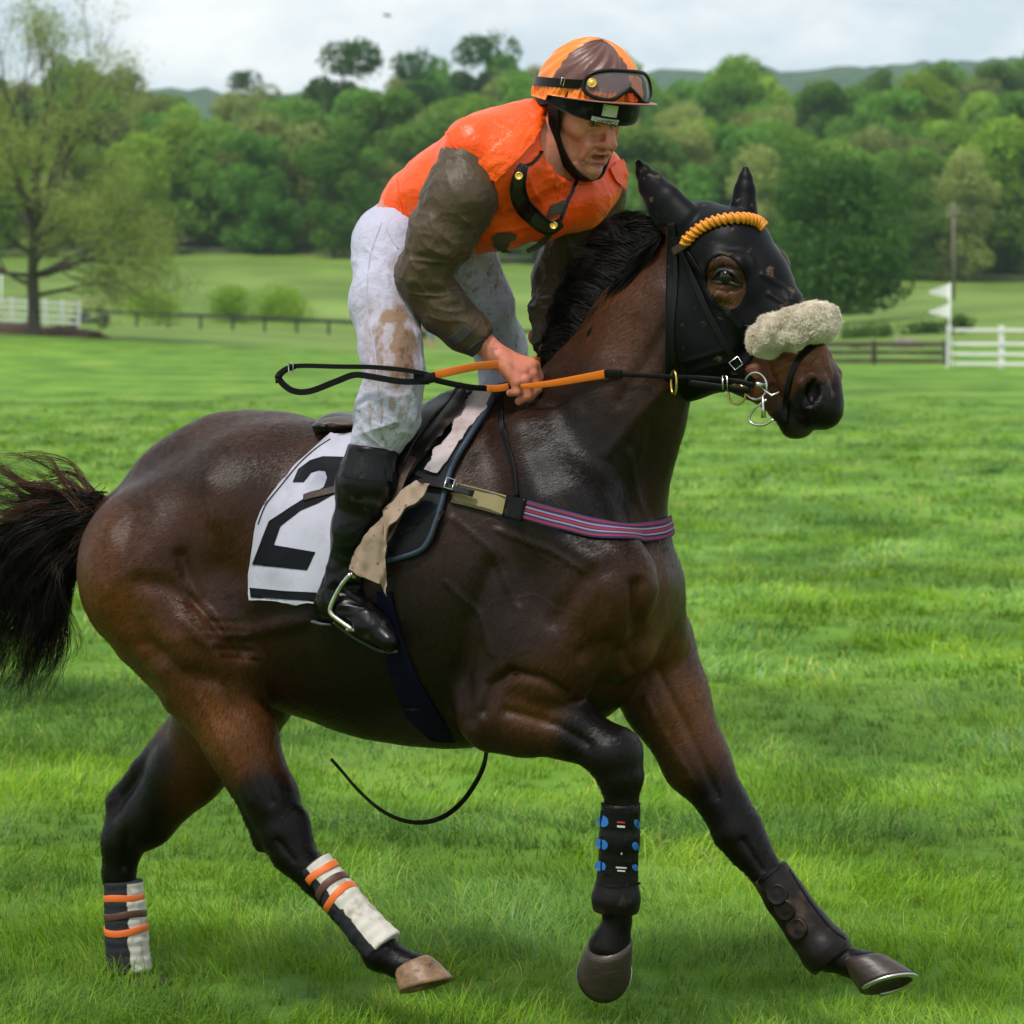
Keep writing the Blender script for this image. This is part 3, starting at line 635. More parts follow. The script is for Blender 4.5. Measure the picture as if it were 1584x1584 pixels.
# far people
def far_person(loc, s, shirt, shorts, lean, label):
    f = Field((-.5, -.4, -.05), (.5, .4, 1.85), .03); 
    for sx in (-1, 1): f.cone((sx*.09, .05*sx, .05), (sx*.09, 0, .5), .05, .07, .02); f.cone((sx*.09, 0, .5), (sx*.08, 0, .9), .07, .1, .02); f.cone((sx*.09, .05*sx, .04), (sx*.09+.02, -.14, .04), .045, .035, .02)
    f.cone((0, 0, .95), (lean, 0, 1.4), .14, .17, .05); f.cone((lean, 0, 1.42), (lean*1.3, 0, 1.56), .055, .055, .03); f.ell((lean*1.4, 0, 1.66), np.eye(3), (.085, .1, .12), .02)
    for sx in (-1, 1): f.cone((lean+sx*.19, 0, 1.42), (lean+sx*.25, -.05, 1.12), .05, .04, .03); f.cone((lean+sx*.25, -.05, 1.12), (lean+sx*.1, -.25, .98), .04, .03, .01)
    V, F = f.mesh(); z = V[:, 2]; c = np.tile([.45, .25, .17], (len(V), 1)); e = empty('person', loc, label, 'person')
    b = mkmesh('body', V*s+loc, F, mat('skin_far', attr='Col'), e, True, {'Col': c})
    for nm, z0, z1, col in (('shirt', .98, 1.46, shirt), ('shorts', .58, 1.0, shorts)):
        g2 = Field((-.5, -.4, -.05), (.5, .4, 1.85), .03)
        if nm == 'shirt':
            g2.cone((0, 0, .98), (lean, 0, 1.42), .16, .19, .05)
            for sx in (-1, 1): g2.cone((lean+sx*.19, 0, 1.42), (lean+sx*.24, -.03, 1.2), .065, .06, .03)
        else:
            for sx in (-1, 1): g2.cone((sx*.09, 0, .62), (sx*.08, 0, .95), .1, .13, .03)
        V, F = g2.mesh(); mkmesh(nm, V*s+loc, F, mat(nm+'_far', col, .8), e)
far_person(on_ground(668, 168), .88, (.5, .2, .22), (.16, .22, .38), -.2, 'person in blue shorts leaning on the far black rail, seen between the rider\'s legs')
far_person(on_ground(655, 169), .86, (.03, .10, .06), (.03, .03, .04), .05, 'person in dark green shirt beside the one in blue shorts')
# bird
L_ = P(601, 25, 300); mb = MB(); mb.tube([L_+[-.5, 0, .06], L_+[-.1, 0, .02], L_+[.35, 0, -.03]], [.03, .09, .02], 6)
mb.add([L_+[.0, 0, 0], L_+[.1, -.1, .02], L_+[-.55, -.9, .15], L_+[.15, -.5, .16]], [(0, 1, 3), (0, 3, 2)]).add([L_+[.0, 0, 0], L_+[.1, .1, .02], L_+[-.55, .9, .15], L_+[.15, .5, .16]], [(0, 1, 3), (0, 3, 2)])
tag(mb.build('bird', M_dark), 'tiny dark bird flying in the sky left of the helmet', 'bird')

# ---------------------------------------------------------------- the air
M_air = bpy.data.materials.new('air'); M_air.use_nodes = True; _n = M_air.node_tree; _n.nodes.remove(_n.nodes['Principled BSDF']); _v = _n.nodes.new('ShaderNodeVolumePrincipled')
_v.inputs['Color'].default_value = (.70, .86, .92, 1); _v.inputs['Density'].default_value = .0001; _v.inputs['Anisotropy'].default_value = .2; _n.links.new(_v.outputs[0], _n.nodes['Material Output'].inputs['Volume'])
tag(MB().box((0, 1500, 120), np.eye(3), (1700, 1900, 126)).build('haze', M_air, None, False), kind='stuff')
# ---------------------------------------------------------------- the horse
VOX = .0055
HB = np.stack([HF, HR, [0, 0, 1.]])      # horse frame rows: forward, right, up
def r_at(p, rpx): return rpx*p[1]/FPX
def chain(f, pts, k=.03, sc=1.0, n=HR, at=H, grow=0, mode='add'):
    q = [(at(*p[:3]), p[3]) for p in pts]
    for (a, ra), (b, rb) in zip(q[:-1], q[1:]): f.cone(a, b, r_at(a, ra)+grow, r_at(b, rb)+grow, k, mode, n, sc)
def blob(f, p, k=.03, sc=1.0, n=HR, at=H, grow=0, mode='add'):
    a = at(*p[:3]); f.cone(a, a+np.array([0, 0, 1e-4]), r_at(a, p[3])+grow, r_at(a, p[3])+grow, k, mode, n, sc)
PSH = math.radians(38); DR = np.array([-math.sin(PSH), -math.cos(PSH), 0]); POLL = H(1080, 340, 0)
def HD(px, py, v=0.0): return P(px, py, planeY(px, POLL, DR, v))
def head_prims(f, g=0, ears=True, muzzle=True):
    D = dict(at=HD, n=DR, grow=g)
    chain(f, [(1088, 372, 0, 58), (1128, 392, 0, 62), (1163, 440, 0, 58)], .03, .95, **D)
    chain(f, [(1085, 430, 0, 62), (1092, 520, 0, 70)], .03, .72, **D)
    chain(f, [(1098, 522, .055, 58), (1108, 470, .06, 48)], .03, .5, **D)        # cheek, near side
    chain(f, [(1115, 522, -.055, 52), (1125, 470, -.06, 42)], .03, .5, **D)
    chain(f, [(1163, 440, 0, 56), (1205, 500, 0, 48), (1245, 560, 0, 43)], .03, .82, **D)
    chain(f, [(1125, 470, .06, 26), (1190, 530, .055, 13)], .02, .7, **D)         # facial crest
    chain(f, [(1100, 555, 0, 44), (1160, 575, 0, 36), (1212, 628, 0, 22)], .03, .75, **D)
    blob(f, (1112, 408, .088, 22), .02, 1, **D); blob(f, (1143, 412, .085, 17), .02, 1, **D)
    chain(f, [(1108, 400, .094, 12), (1146, 408, .092, 10)], .012, 1, **D)        # brow
    blob(f, (1118, 452, .092, 16), .02, 1, **D)
    blob(f, (1196, 408, -.085, 25), .02, 1, **D)
    if ears:
        chain(f, [(988, 253, .05, 2.5), (996, 268, .055, 10), (1008, 287, .06, 19), (1028, 314, .07, 27), (1054, 346, .06, 34)], .006, .72, **D)
        chain(f, [(1153, 263, -.075, 2.5), (1153, 276, -.073, 8), (1152, 294, -.07, 14), (1149, 330, -.06, 21)], .006, .8, **D)
    if not muzzle: return
    chain(f, [(1240, 560, 0, 44), (1256, 600, 0, 45), (1262, 622, 0, 43)], .02, .8, **D)
    chain(f, [(1270, 620, 0, 32), (1276, 636, 0, 27)], .015, 1.1, **D)            # upper lip
    chain(f, [(1215, 628, 0, 26), (1236, 652, 0, 26)], .012, .95, **D)            # lower lip, chin
    blob(f, (1226, 660, 0, 17), .012, 1, **D)
    chain(f, [(1246, 585, .042, 22), (1262, 626, .045, 20)], .012, .8, **D)       # nostril wings
    chain(f, [(1284, 582, -.042, 20), (1290, 618, -.045, 17)], .012, .8, **D)
    a = HD(1257, 606, .066)
    f.ell(a, (nrm([.35, 0, .94]), nrm([.94, 0, -.35]), [0, 1, 0]), (.036, .020, .03), .010, 'sub')
    a = HD(1303, 600, -.058)
    f.ell(a, (nrm([.2, 0, .98]), nrm([.98, 0, -.2]), [0, 1, 0]), (.028, .014, .03), .010, 'sub')
    for u, w in zip(((1190, 596), (1214, 618), (1232, 640)), ((1214, 618), (1232, 640), (1252, 662))):
        f.cone(HD(*u, .055), HD(*w, .05), .004, .004, .008, 'sub')
def horse_field():
    f = Field((-1.3, -.52, .02), (1.5, .5, 2.42), VOX, HB, HC*np.array([1, 1, 0]))
    # trunk
    chain(f, [(305, 806, 0, 134), (360, 792, 0, 146), (470, 850, 0, 190), (500, 882, 0, 219), (600, 897, 0, 238), (690, 895, 0, 252), (765, 885, 0, 245), (880, 905, 0, 165)], .06, .74)
    blob(f, (430, 782, -.10, 144), .05); blob(f, (395, 792, .08, 136), .05)
    chain(f, [(262, 878, .13, 142), (300, 850, .12, 135)], .05); chain(f, [(290, 860, -.13, 130), (320, 840, -.12, 130)], .05)
    chain(f, [(150, 800, 0, 20), (230, 790, 0, 60)], .03)
    chain(f, [(760, 700, 0, 96), (820, 690, 0, 92), (880, 720, 0, 110)], .06, .5)
    chain(f, [(896, 915, 0, 158), (870, 1000, 0, 128)], .05, .95)
    # neck
    chain(f, [(1062, 425, 0, 66), (1000, 522, 0, 92), (940, 642, 0, 118), (893, 765, 0, 152)], .05, .6)
    chain(f, [(1040, 480, .05, 45), (960, 610, .08, 62), (900, 730, .12, 70)], .05, .6)
    # shoulders and chest
    chain(f, [(820, 700, .13, 66), (868, 800, .18, 84), (930, 905, .21, 86)], .05, .75)
    chain(f, [(930, 905, .2, 80), (850, 1010, .22, 78), (785, 1080, .21, 70)], .05, .75)
    chain(f, [(730, 900, .2, 95), (790, 1020, .2, 90)], .05, .6)
    chain(f, [(965, 900, .07, 66), (955, 990, .09, 62)], .03); chain(f, [(1006, 905, -.07, 50), (1008, 980, -.09, 56)], .03)
    chain(f, [(992, 930, -.17, 64), (995, 1010, -.18, 62)], .04)
    # near thigh
    chain(f, [(262, 900, .17, 128), (318, 985, .2, 100), (335, 1050, .2, 72)], .04)
    chain(f, [(345, 930, .2, 80), (372, 1000, .2, 58)], .04, .8)
    chain(f, [(262, 980, .16, 84), (300, 1060, .19, 52)], .03)
    # near gaskin, hock, cannon
    chain(f, [(325, 1055, .2, 76), (372, 1140, .2, 54), (418, 1232, .2, 40), (440, 1290, .2, 37)], .03)
    chain(f, [(345, 1150, .2, 30), (392, 1262, .2, 14), (408, 1302, .2, 17)], .02)
    chain(f, [(440, 1285, .2, 36), (452, 1318, .2, 33), (492, 1360, .2, 25), (566, 1448, .2, 20), (590, 1474, .2, 29)], .015)
    chain(f, [(462, 1266, .2, 14), (468, 1296, .2, 12)], .03)
    chain(f, [(590, 1474, .2, 29), (618, 1490, .2, 23), (642, 1500, .2, 26)], .012)
    # far hind leg
    chain(f, [(330, 960, -.18, 110), (385, 1040, -.2, 86), (350, 1110, -.2, 80)], .04)
    chain(f, [(350, 1110, -.2, 76), (290, 1190, -.2, 57), (228, 1268, -.2, 41), (200, 1290, -.2, 36)], .03)
    chain(f, [(290, 1130, -.2, 38), (220, 1190, -.2, 16), (180, 1240, -.2, 17)], .02)
    chain(f, [(186, 1240, -.2, 20), (190, 1300, -.2, 33), (184, 1350, -.2, 25), (192, 1440, -.2, 21), (200, 1490, -.2, 28)], .015)
    chain(f, [(200, 1490, -.2, 28), (212, 1512, -.2, 24)], .01)
    # near foreleg, lifted
    chain(f, [(775, 1095, .2, 72), (812, 1108, .2, 60), (880, 1128, .2, 46), (925, 1150, .2, 38)], .03)
    chain(f, [(800, 1075, .2, 36), (880, 1104, .21, 24)], .02)
    chain(f, [(930, 1156, .2, 39), (950, 1168, .2, 44), (960, 1200, .2, 35), (962, 1245, .2, 24), (957, 1345, .2, 20), (953, 1388, .2, 29)], .015)
    chain(f, [(953, 1388, .2, 29), (955, 1425, .2, 21), (944, 1462, .2, 33)], .012)
    # far foreleg, reaching forward
    chain(f, [(1000, 1000, -.17, 76), (1030, 1080, -.17, 66), (1078, 1180, -.17, 50), (1122, 1246, -.17, 37)], .03)
    chain(f, [(1118, 1240, -.17, 37), (1142, 1285, -.17, 38), (1158, 1312, -.17, 32), (1195, 1362, -.17, 23), (1248, 1440, -.17, 21), (1280, 1474, -.17, 28)], .015)
    chain(f, [(1280, 1474, -.17, 28), (1312, 1488, -.17, 21), (1342, 1497, -.17, 26)], .012)
    head_prims(f)
    return f
HORSE_BRUSH = [  # outline, width px, depth m (minus digs in), nearest/farthest allowed distance
 ([(985, 905), (988, 960), (978, 1030)], 11, -.016), ([(900, 1010), (935, 990), (960, 1010)], 14, -.006),
 ([(280, 860), (300, 920), (345, 980), (372, 1010)], 12, -.011), ([(290, 905), (340, 960), (385, 1030), (400, 1060)], 6, .006),
 ([(205, 790), (185, 880), (200, 960), (240, 1010)], 20, -.012), ([(300, 930), (255, 905), (215, 900)], 16, -.010),
 ([(312, 775), (300, 830), (290, 880)], 20, -.006), ([(318, 745), (330, 800)], 18, .006),
 ([(220, 1000), (280, 1040), (330, 1050)], 14, -.008), ([(285, 960), (325, 1000), (350, 1040)], 10, .006),
 ([(340, 985), (400, 975), (470, 960)], 12, .006), ([(790, 1042), (760, 1060), (748, 1100)], 9, -.010),
 ([(790, 1040), (840, 1050), (875, 1072)], 8, -.009), ([(785, 1100), (860, 1120), (910, 1150)], 9, -.007),
 ([(760, 880), (730, 960), (715, 1040), (722, 1110)], 18, -.012), ([(835, 700), (870, 770), (915, 830)], 22, -.006),
 ([(880, 840), (930, 870), (945, 930), (935, 980)], 16, .006), ([(860, 960), (900, 900), (940, 880)], 16, -.007),
 ([(770, 820), (850, 850), (900, 880)], 5, .003), ([(700, 800), (760, 850), (800, 940)], 5, .0025),
 ([(690, 900), (740, 950), (760, 1010)], 5, .0025), ([(1020, 1040), (1075, 1150), (1110, 1230)], 8, -.006),
 ([(1000, 1080), (1035, 1150), (1075, 1210)], 6, .004), ([(345, 1060), (385, 1150), (420, 1240)], 7, -.005),
 ([(310, 1080), (350, 1160), (385, 1240)], 6, .004), ([(960, 620), (1000, 560), (1035, 500)], 12, -.006),
 ([(940, 700), (990, 640), (1030, 600)], 10, .004), ([(905, 620), (950, 560), (980, 500)], 16, -.005),
 ([(1010, 660), (1000, 740), (1005, 800)], 8, -.006), ([(975, 700), (985, 760), (1000, 800)], 5, .003),
 ([(1165, 560), (1200, 545), (1235, 550)], 6, -.004), ([(1200, 575), (1225, 560), (1245, 570)], 4, .003),
 ([(1105, 446), (1125, 452), (1145, 444)], 4, -.005), ([(1102, 420), (1122, 412), (1147, 420)], 3.5, -.005),
 ([(1108, 465), (1130, 472)], 4, -.003), ([(1165, 590), (1195, 598), (1215, 622)], 4, -.003),
 ([(950, 1255), (948, 1300), (946, 1350)], 4, -.004), ([(1150, 1300), (1180, 1345)], 5, -.005), ([(196, 1290), (192, 1340)], 5, -.005), ([(1240, 590), (1243, 612), (1254, 632)], 3, .004), ([(1256, 580), (1272, 592), (1276, 615)], 3, .004), ([(430, 1300), (455, 1330)], 5, -.004),
 ([(1285, 548), (1292, 575), (1290, 600)], 4, -.004), ([(1228, 590), (1232, 620), (1240, 640)], 4, -.002),
]
WRINK = [((300+i*11, 960+i*14), (372+i*7, 962+i*15)) for i in range(5)]
def sculpt(V, F, brushes, vmax=1e9, vmin=-1e9, dn=None, smooth=1):
    N = vnormals(V, F); p = proj(V); view = V-np.array([0, 0, CH]); view /= np.linalg.norm(view, axis=1)[:, None]
    face = np.clip(-(N*view).sum(1)*2.2, 0, 1); lat = (V-HC)@HR
    D = np.zeros(len(V))
    for b in brushes:
        lo, hi = (b[3], b[4]) if len(b) > 3 else (vmin, vmax)
        po = np.array(b[0], float); m = (p[:, 0] > po[:, 0].min()-3*b[1]) & (p[:, 0] < po[:, 0].max()+3*b[1]) & (p[:, 1] > po[:, 1].min()-3*b[1]) & (p[:, 1] < po[:, 1].max()+3*b[1]) & (lat > lo) & (lat < hi)
        i = np.where(m)[0]
        if len(i): D[i] += 1.35*b[2]*np.exp(-(polydist(p[i], b[0])/b[1])**2)
    return V+N*(D*face)[:, None]
f = horse_field(); hV, hF = f.mesh(); del f
hV = laplace(hV, hF, 2, .5)
hV = sculpt(hV, hF, [b+(-.35, .6) if b[0][0][0] < 1090 or b[0][0][1] > 700 else b for b in HORSE_BRUSH])
lat = (hV-HC)@HR
hV = sculpt(hV, hF, [(w, 3.2, -.0022, 0, .6) for w in WRINK])
HN = vnormals(hV, hF); hp = proj(hV)
hV = hV+HN*(noise3(hV*9, 3)*.0022+noise3(hV*22, 5)*.0009)[:, None]
vn = fbm(hV*[8, 8, 8]+3, 2, 41); vm = np.clip(gauss(hp, (760, 900), (110, 130))+gauss(hp, (880, 900), (90, 110))+gauss(hp, (640, 1040), (140, 60))*.8+gauss(hp, (330, 1010), (70, 90))+gauss(hp, (820, 1110), (90, 40))+gauss(hp, (1060, 1150), (70, 90))+gauss(hp, (1000, 700), (60, 110)), 0, 1)*(hp[:, 1] > 500)
hV = hV+HN*(vm*(.0010*np.exp(-(vn/.045)**2)-.0006*np.exp(-((vn-.13)/.06)**2)))[:, None]
wr = np.exp(-(fbm(hV@np.array([[14, 0, 0], [0, 14, 0], [0, 0, 44]]), 2, 47)/.10)**2); hV = hV+HN*(wr*.0014*np.clip(gauss(hp, (345, 985), (50, 70))+gauss(hp, (815, 680), (60, 60))*.6+gauss(hp, (1050, 600), (60, 60))*.7, 0, 1))[:, None]
# coat colour: brown body, black points; the belly patch is shade painted into the coat
c = np.tile(np.array([.068, .024, .0095]), (len(hV), 1))
def tint(c, w, col): w = np.clip(w, 0, 1)[:, None]; return c*(1-w)+np.array(col)*w
near = 1/(1+np.exp(-(lat-.03)/.03))
c = tint(c, .9*gauss(hp, (140, 900), (60, 120))+.6*gauss(hp, (200, 1000), (90, 70)), (.17, .055, .010))
c = tint(c, 1.*gauss(hp, (345, 1110), (80, 100)), (.24, .085, .025))
c = tint(c, 1.*gauss(hp, (820, 1080), (75, 55)), (.25, .090, .025))
c = tint(c, 1.*gauss(hp, (1060, 1110), (70, 100)), (.23, .082, .026))
c = tint(c, .7*gauss(hp, (950, 1000), (60, 70))+.6*gauss(hp, (1010, 960), (40, 80)), (.15, .058, .016))
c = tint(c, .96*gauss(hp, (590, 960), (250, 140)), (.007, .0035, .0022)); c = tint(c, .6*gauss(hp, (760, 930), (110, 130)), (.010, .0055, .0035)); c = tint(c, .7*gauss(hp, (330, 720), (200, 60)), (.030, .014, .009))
c = tint(c, .85*gauss(hp, (640, 1080), (260, 90)), (.005, .003, .002))  # belly shade put into the coat colour as a near-black patch
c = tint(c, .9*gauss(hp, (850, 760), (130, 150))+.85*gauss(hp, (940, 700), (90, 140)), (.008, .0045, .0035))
c = tint(c, .75*gauss(hp, (960, 480), (50, 120)), (.13, .048, .015))
c = tint(c, .6*gauss(hp, (1060, 620), (80, 60)), (.02, .011, .008))
def below(pt, a, b, soft):      # weight rising past line a-b
    a, b = np.array(a, float), np.array(b, float); d = b-a; n = np.array([-d[1], d[0]])/np.hypot(*d); return 1/(1+np.exp(-((pt-a)@n)/soft))
nz = noise3(hV*14, 8)*7
def legblack(poly, w, soft=14):
    return np.exp(-np.clip(polydist(hp+nz[:, None], poly)-w, 0, 999)**2/soft**2)
BLK = (.0022, .0017, .0015)
for poly, w in (([(925, 1150), (960, 1190), (960, 1440)], 40), ([(1128, 1262), (1195, 1355), (1340, 1500)], 42), ([(412, 1262), (480, 1340), (640, 1500)], 46),
                ([(190, 1225), (190, 1330), (200, 1520)], 44)):
    c = tint(c, .97*legblack(poly, w, 36), BLK)
c = tint(c, .8*legblack([(240, 1170), (200, 1230)], 18, 14), BLK)
hd = (hp[:, 0] > 1150) & (hp[:, 1] > 520) & (hp[:, 1] < 700)
c = tint(c, hd*.9, (.24, .080, .026))
c = tint(c, hd*(.9*gauss(hp, (1255, 640), (45, 42))+.9*gauss(hp, (1300, 620), (24, 60))+.85*gauss(hp, (1215, 650), (40, 34))+.9*gauss(hp, (1258, 606), (26, 34))), (.006, .0045, .0045))
c = tint(c, hd*.7*np.exp(-(polydist(hp, [(1262, 555), (1278, 580), (1288, 612)])/2.4)**2)*(.5+.5*noise3(hV*90, 2)), (.30, .18, .13))
c = tint(c, hd*.45*gauss(hp, (1262, 668), (30, 8)), (.20, .16, .13))
c = tint(c, .5*gauss(hp, (1120, 470), (30, 30))+.5*gauss(hp, (1098, 440), (12, 22)), (.16, .075, .03))
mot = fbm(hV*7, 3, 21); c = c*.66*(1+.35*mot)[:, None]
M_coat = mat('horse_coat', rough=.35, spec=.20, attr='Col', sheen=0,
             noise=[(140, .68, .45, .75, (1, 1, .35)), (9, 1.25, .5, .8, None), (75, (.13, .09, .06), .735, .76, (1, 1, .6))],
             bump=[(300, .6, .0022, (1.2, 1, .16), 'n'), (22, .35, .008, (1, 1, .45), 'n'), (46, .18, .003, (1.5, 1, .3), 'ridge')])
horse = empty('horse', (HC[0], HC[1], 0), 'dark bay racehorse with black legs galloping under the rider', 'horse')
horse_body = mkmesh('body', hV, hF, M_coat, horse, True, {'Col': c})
HS = Surf(hV, hF)
def short_hair(n=190000):
    g = np.random.default_rng(77); fi = g.integers(0, len(hF), n); wgt = g.dirichlet((1, 1, 1, 1), n)[..., None]; q = hF[fi]
    p = (hV[q]*wgt).sum(1); N = (HN[q]*wgt).sum(1); N /= np.linalg.norm(N, axis=1)[:, None]; cc = (c[q]*wgt).sum(1)
    fl = -HF*.8+np.array([0, 0, -.75])+.45*np.stack([noise3(p*4, 61), noise3(p*4, 62), noise3(p*4, 63)], 1)+g.normal(0, .12, (n, 3))
    t = fl-N*(fl*N).sum(1)[:, None]; t /= np.linalg.norm(t, axis=1)[:, None]+1e-9; s = np.cross(t, N); L = (.008+.009*g.random((n, 1))); w = .00055+.0004*g.random((n, 1))
    a, b, e_ = p+N*.0003, p+t*L*.55+N*.0013, p+t*L+N*.0015
    V = np.stack([a-s*w, a+s*w, b-s*w*.8, b+s*w*.8, e_-s*w*.15, e_+s*w*.15], 1).reshape(-1, 3); i = np.arange(n)[:, None]*6
    F = np.concatenate([i+[0, 1, 3, 2], i+[2, 3, 5, 4]]); cc = cc*(.45+1.3*g.random((n, 1))**1.3)
    return mkmesh('coat_hair', V, F, mat('coat_hair', rough=.42, spec=.22, attr='Col'), horse, True, {'Col': np.repeat(cc, 6, 0)})
short_hair()['kind'] = 'stuff'
# eyes
M_eye = mat('horse_eye', (.006, .004, .003), .12, .4)
for px, py, v, r in ((1124, 428, .098, 19), (1209, 410, -.10, 16)):
    e = HD(px, py, v); MB().lathe(e+DR*(.0 if v > 0 else 0)*.01, DR*(1 if v > 0 else -1), [(.0225*math.sin(a_), .0225*math.cos(a_)+.0003) for a_ in np.linspace(-1.4, 1.56, 16)], 24).build('eye', M_eye, horse)
# hooves
def hoof(T, tf, rt, B, bf, rb, lat, m, name='hoof', shoe=None):
    n = 30; rings = []; lat = nrm(lat); tf = nrm(tf); bf = nrm(bf)
    for j in range(9):
        t = j/8; Cc = T+(B-T)*t; fw = nrm(tf*(1-t)+bf*t); r = rt+(rb-rt)*t**.8; la = nrm(lat-fw*(lat@fw))
        if j == 0: r *= .97
        rings.append([Cc+(fw*math.cos(2*math.pi*k/n)*(1.08 if math.cos(2*math.pi*k/n) > 0 else .92)+la*math.sin(2*math.pi*k/n))*r*(1+.012*math.sin(j*2.5)) for k in range(n)])
    nn = nrm(np.cross(bf, lat)); nn = nn*np.sign((B-T)@nn)
    for s_, d_ in ((.80, 0), (.76, -.008), (.3, -.012)):
        rings.append([B+(q-B)*s_+nn*d_ for q in rings[8]])
    V = [q for r in rings for q in r]; m0 = MB(); F = []
    for i in range(len(rings)-1):
        for k in range(n): F.append((i*n+k, i*n+(k+1) % n, (i+1)*n+(k+1) % n, (i+1)*n+k))
    F.append(tuple(range(n-1, -1, -1))); F.append(tuple((len(rings)-1)*n+k for k in range(n)))
    o = m0.add(V, F).build(name, m, horse)
    if shoe:
        q = [B+(x-B)*.90+nn*.004 for x in rings[8]]; q = [x for k, x in enumerate(q) if abs(k-15) > 3]; q = q[-12:]+q[:-12] if False else q
        k0 = 12; seq = [B+(rings[8][(k) % n]-B)*.90+nn*.003 for k in range(-11, 12)]
        MB().ribbon(seq, [nrm(x-B) for x in seq], .016, .006).build('shoe', shoe, o)
    return o
M_hoofd = mat('hoof_dark', (.028, .018, .014), .42, noise=[(30, (.06, .04, .03), .5, .75, (1, 1, 6))], bump=[(60, .3, .003, (1, 1, 5), 'n')])
M_hooft = mat('hoof_tan', (.16, .085, .045), .5, noise=[(22, (.34, .20, .10), .45, .7, None), (40, (.03, .02, .015), .58, .7, None)], bump=[(60, .3, .003, (1, 1, 5), 'n')])
M_shoe = mat('horseshoe', (.55, .55, .52), .35, metal=1)
T = H(943, 1458, .2)
hoof(T, (-.3, -.85, -.45), .060, T+np.array([-.014, .014, -.078]), (.06, -.34, -.93), .073, (.95, -.3, .1), M_hoofd, shoe=M_shoe)
T = H(1334, 1486, -.17)
hoof(T, (.80, -.35, .35), .054, H(1372, 1523, -.17), (.86, -.32, .40), .078, HR*.9+np.array([0, 0, .36]), M_hoofd, shoe=M_shoe)
T = H(636, 1492, .2)
hoof(T, (.8, -.3, .55), .050, H(658, 1526, .2), (.88, -.30, .33), .075, HR*.95+np.array([0, 0, .18]), M_hooft)
T = H(212, 1512, -.2)
hoof(T, (.88, -.38, -.3), .05, np.array([T[0]+.03, T[1]-.01, .012]), (.9, -.4, -.1), .07, HR, M_hoofd)
# ---------------------------------------------------------------- the rider
rider = empty('person', (H(620, 400, 0)[0], H(620, 400, 0)[1], 0), 'jockey in orange silks, brown sleeves and muddy white breeches standing in the stirrups', 'person')
HSC = 1.17; _f = np.array([math.cos(math.radians(53)), -math.sin(math.radians(53)), 0]); _p = math.radians(21)
HL_R = np.array([_f[1], -_f[0], 0]); HL_R = -HL_R if HL_R[1] > 0 else HL_R
HL_F = _f*math.cos(_p)-np.array([0, 0, math.sin(_p)]); HL_U = np.array([0, 0, math.cos(_p)])+_f*math.sin(_p); HL_O = H(903, 183, -.01)
def HL(x, y, z): return HL_O+HSC*(x*HL_R+y*HL_F+z*HL_U)
def hc(f, a, b, ra, rb, k=.01, mode='add', n=None, sc=1): f.cone(HL(*a), HL(*b), ra*HSC, rb*HSC, k*HSC, mode, n, sc)
def he(f, c_, r, k=.01, mode='add'): f.ell(HL(*c_), (HL_R, HL_F, HL_U), [q*HSC for q in r], k*HSC, mode)
TOR_N = nrm(HR*.9+np.array([-.35, 0, 0]))
def torso(f, g=0):
    chain(f, [(655, 322, 0, 62), (705, 296, .02, 70), (770, 260, .02, 82), (815, 245, 0, 84)], .04, 1.12, TOR_N, grow=g)
    chain(f, [(733, 229, .16, 46), (840, 218, 0, 52), (922, 268, -.2, 40)], .04, 1, grow=g)
    chain(f, [(730, 338, .03, 52), (775, 332, .04, 50), (840, 322, -.02, 44), (890, 304, -.1, 48), (922, 288, -.17, 40)], .03, 1, grow=g)
    blob(f, (780, 262, .1, 66), .03, 1, grow=g)
SL_N = [(724, 258, .175, 46), (712, 305, .21, 54), (681, 368, .23, 50), (655, 426, .24, 36), (688, 478, .2, 35), (722, 512, .17, 30), (752, 535, .155, 22)]
SL_F = [(925, 290, -.2, 44), (902, 368, -.25, 56), (870, 440, -.27, 44), (858, 482, -.22, 34), (850, 545, -.15, 24)]
LEG_N = [(606, 390, .10, 60), (597, 470, .20, 51), (604, 540, .27, 43), (611, 580, .30, 40), (600, 636, .31, 45), (578, 695, .31, 35)]
LEG_F = [(712, 398, -.13, 54), (742, 470, -.22, 47), (772, 535, -.3, 36), (785, 590, -.32, 36), (745, 780, -.36, 30), (715, 910, -.38, 22)]
BOOT_N = [(578, 690, .32, 38), (568, 750, .33, 45), (555, 820, .33, 38), (535, 890, .33, 28)]
FOOT_N = [(515, 936, .33, 27), (540, 938, .335, 30), (572, 965, .36, 26), (602, 992, .38, 17)]
f = Field((-.42, -.45, .85), (.75, .52, 2.72), .0028, HB, HC*np.array([1, 1, 0]))
def shr(pts, s): return [(a, b, c_, r*s) for a, b, c_, r in pts]
torso(f, -.012); chain(f, [(618, 378, 0, 62), (640, 345, 0, 58)], .04, 1.2)
chain(f, shr(SL_N, .74), .02); chain(f, shr(SL_F, .7), .02); chain(f, shr(LEG_N, .86), .03); chain(f, shr(LEG_F, .86), .03)
chain(f, shr(BOOT_N, .8), .02); chain(f, shr(FOOT_N, .8), .02)
chain(f, [(715, 910, -.38, 20), (730, 940, -.38, 18), (780, 950, -.38, 14)], .02)
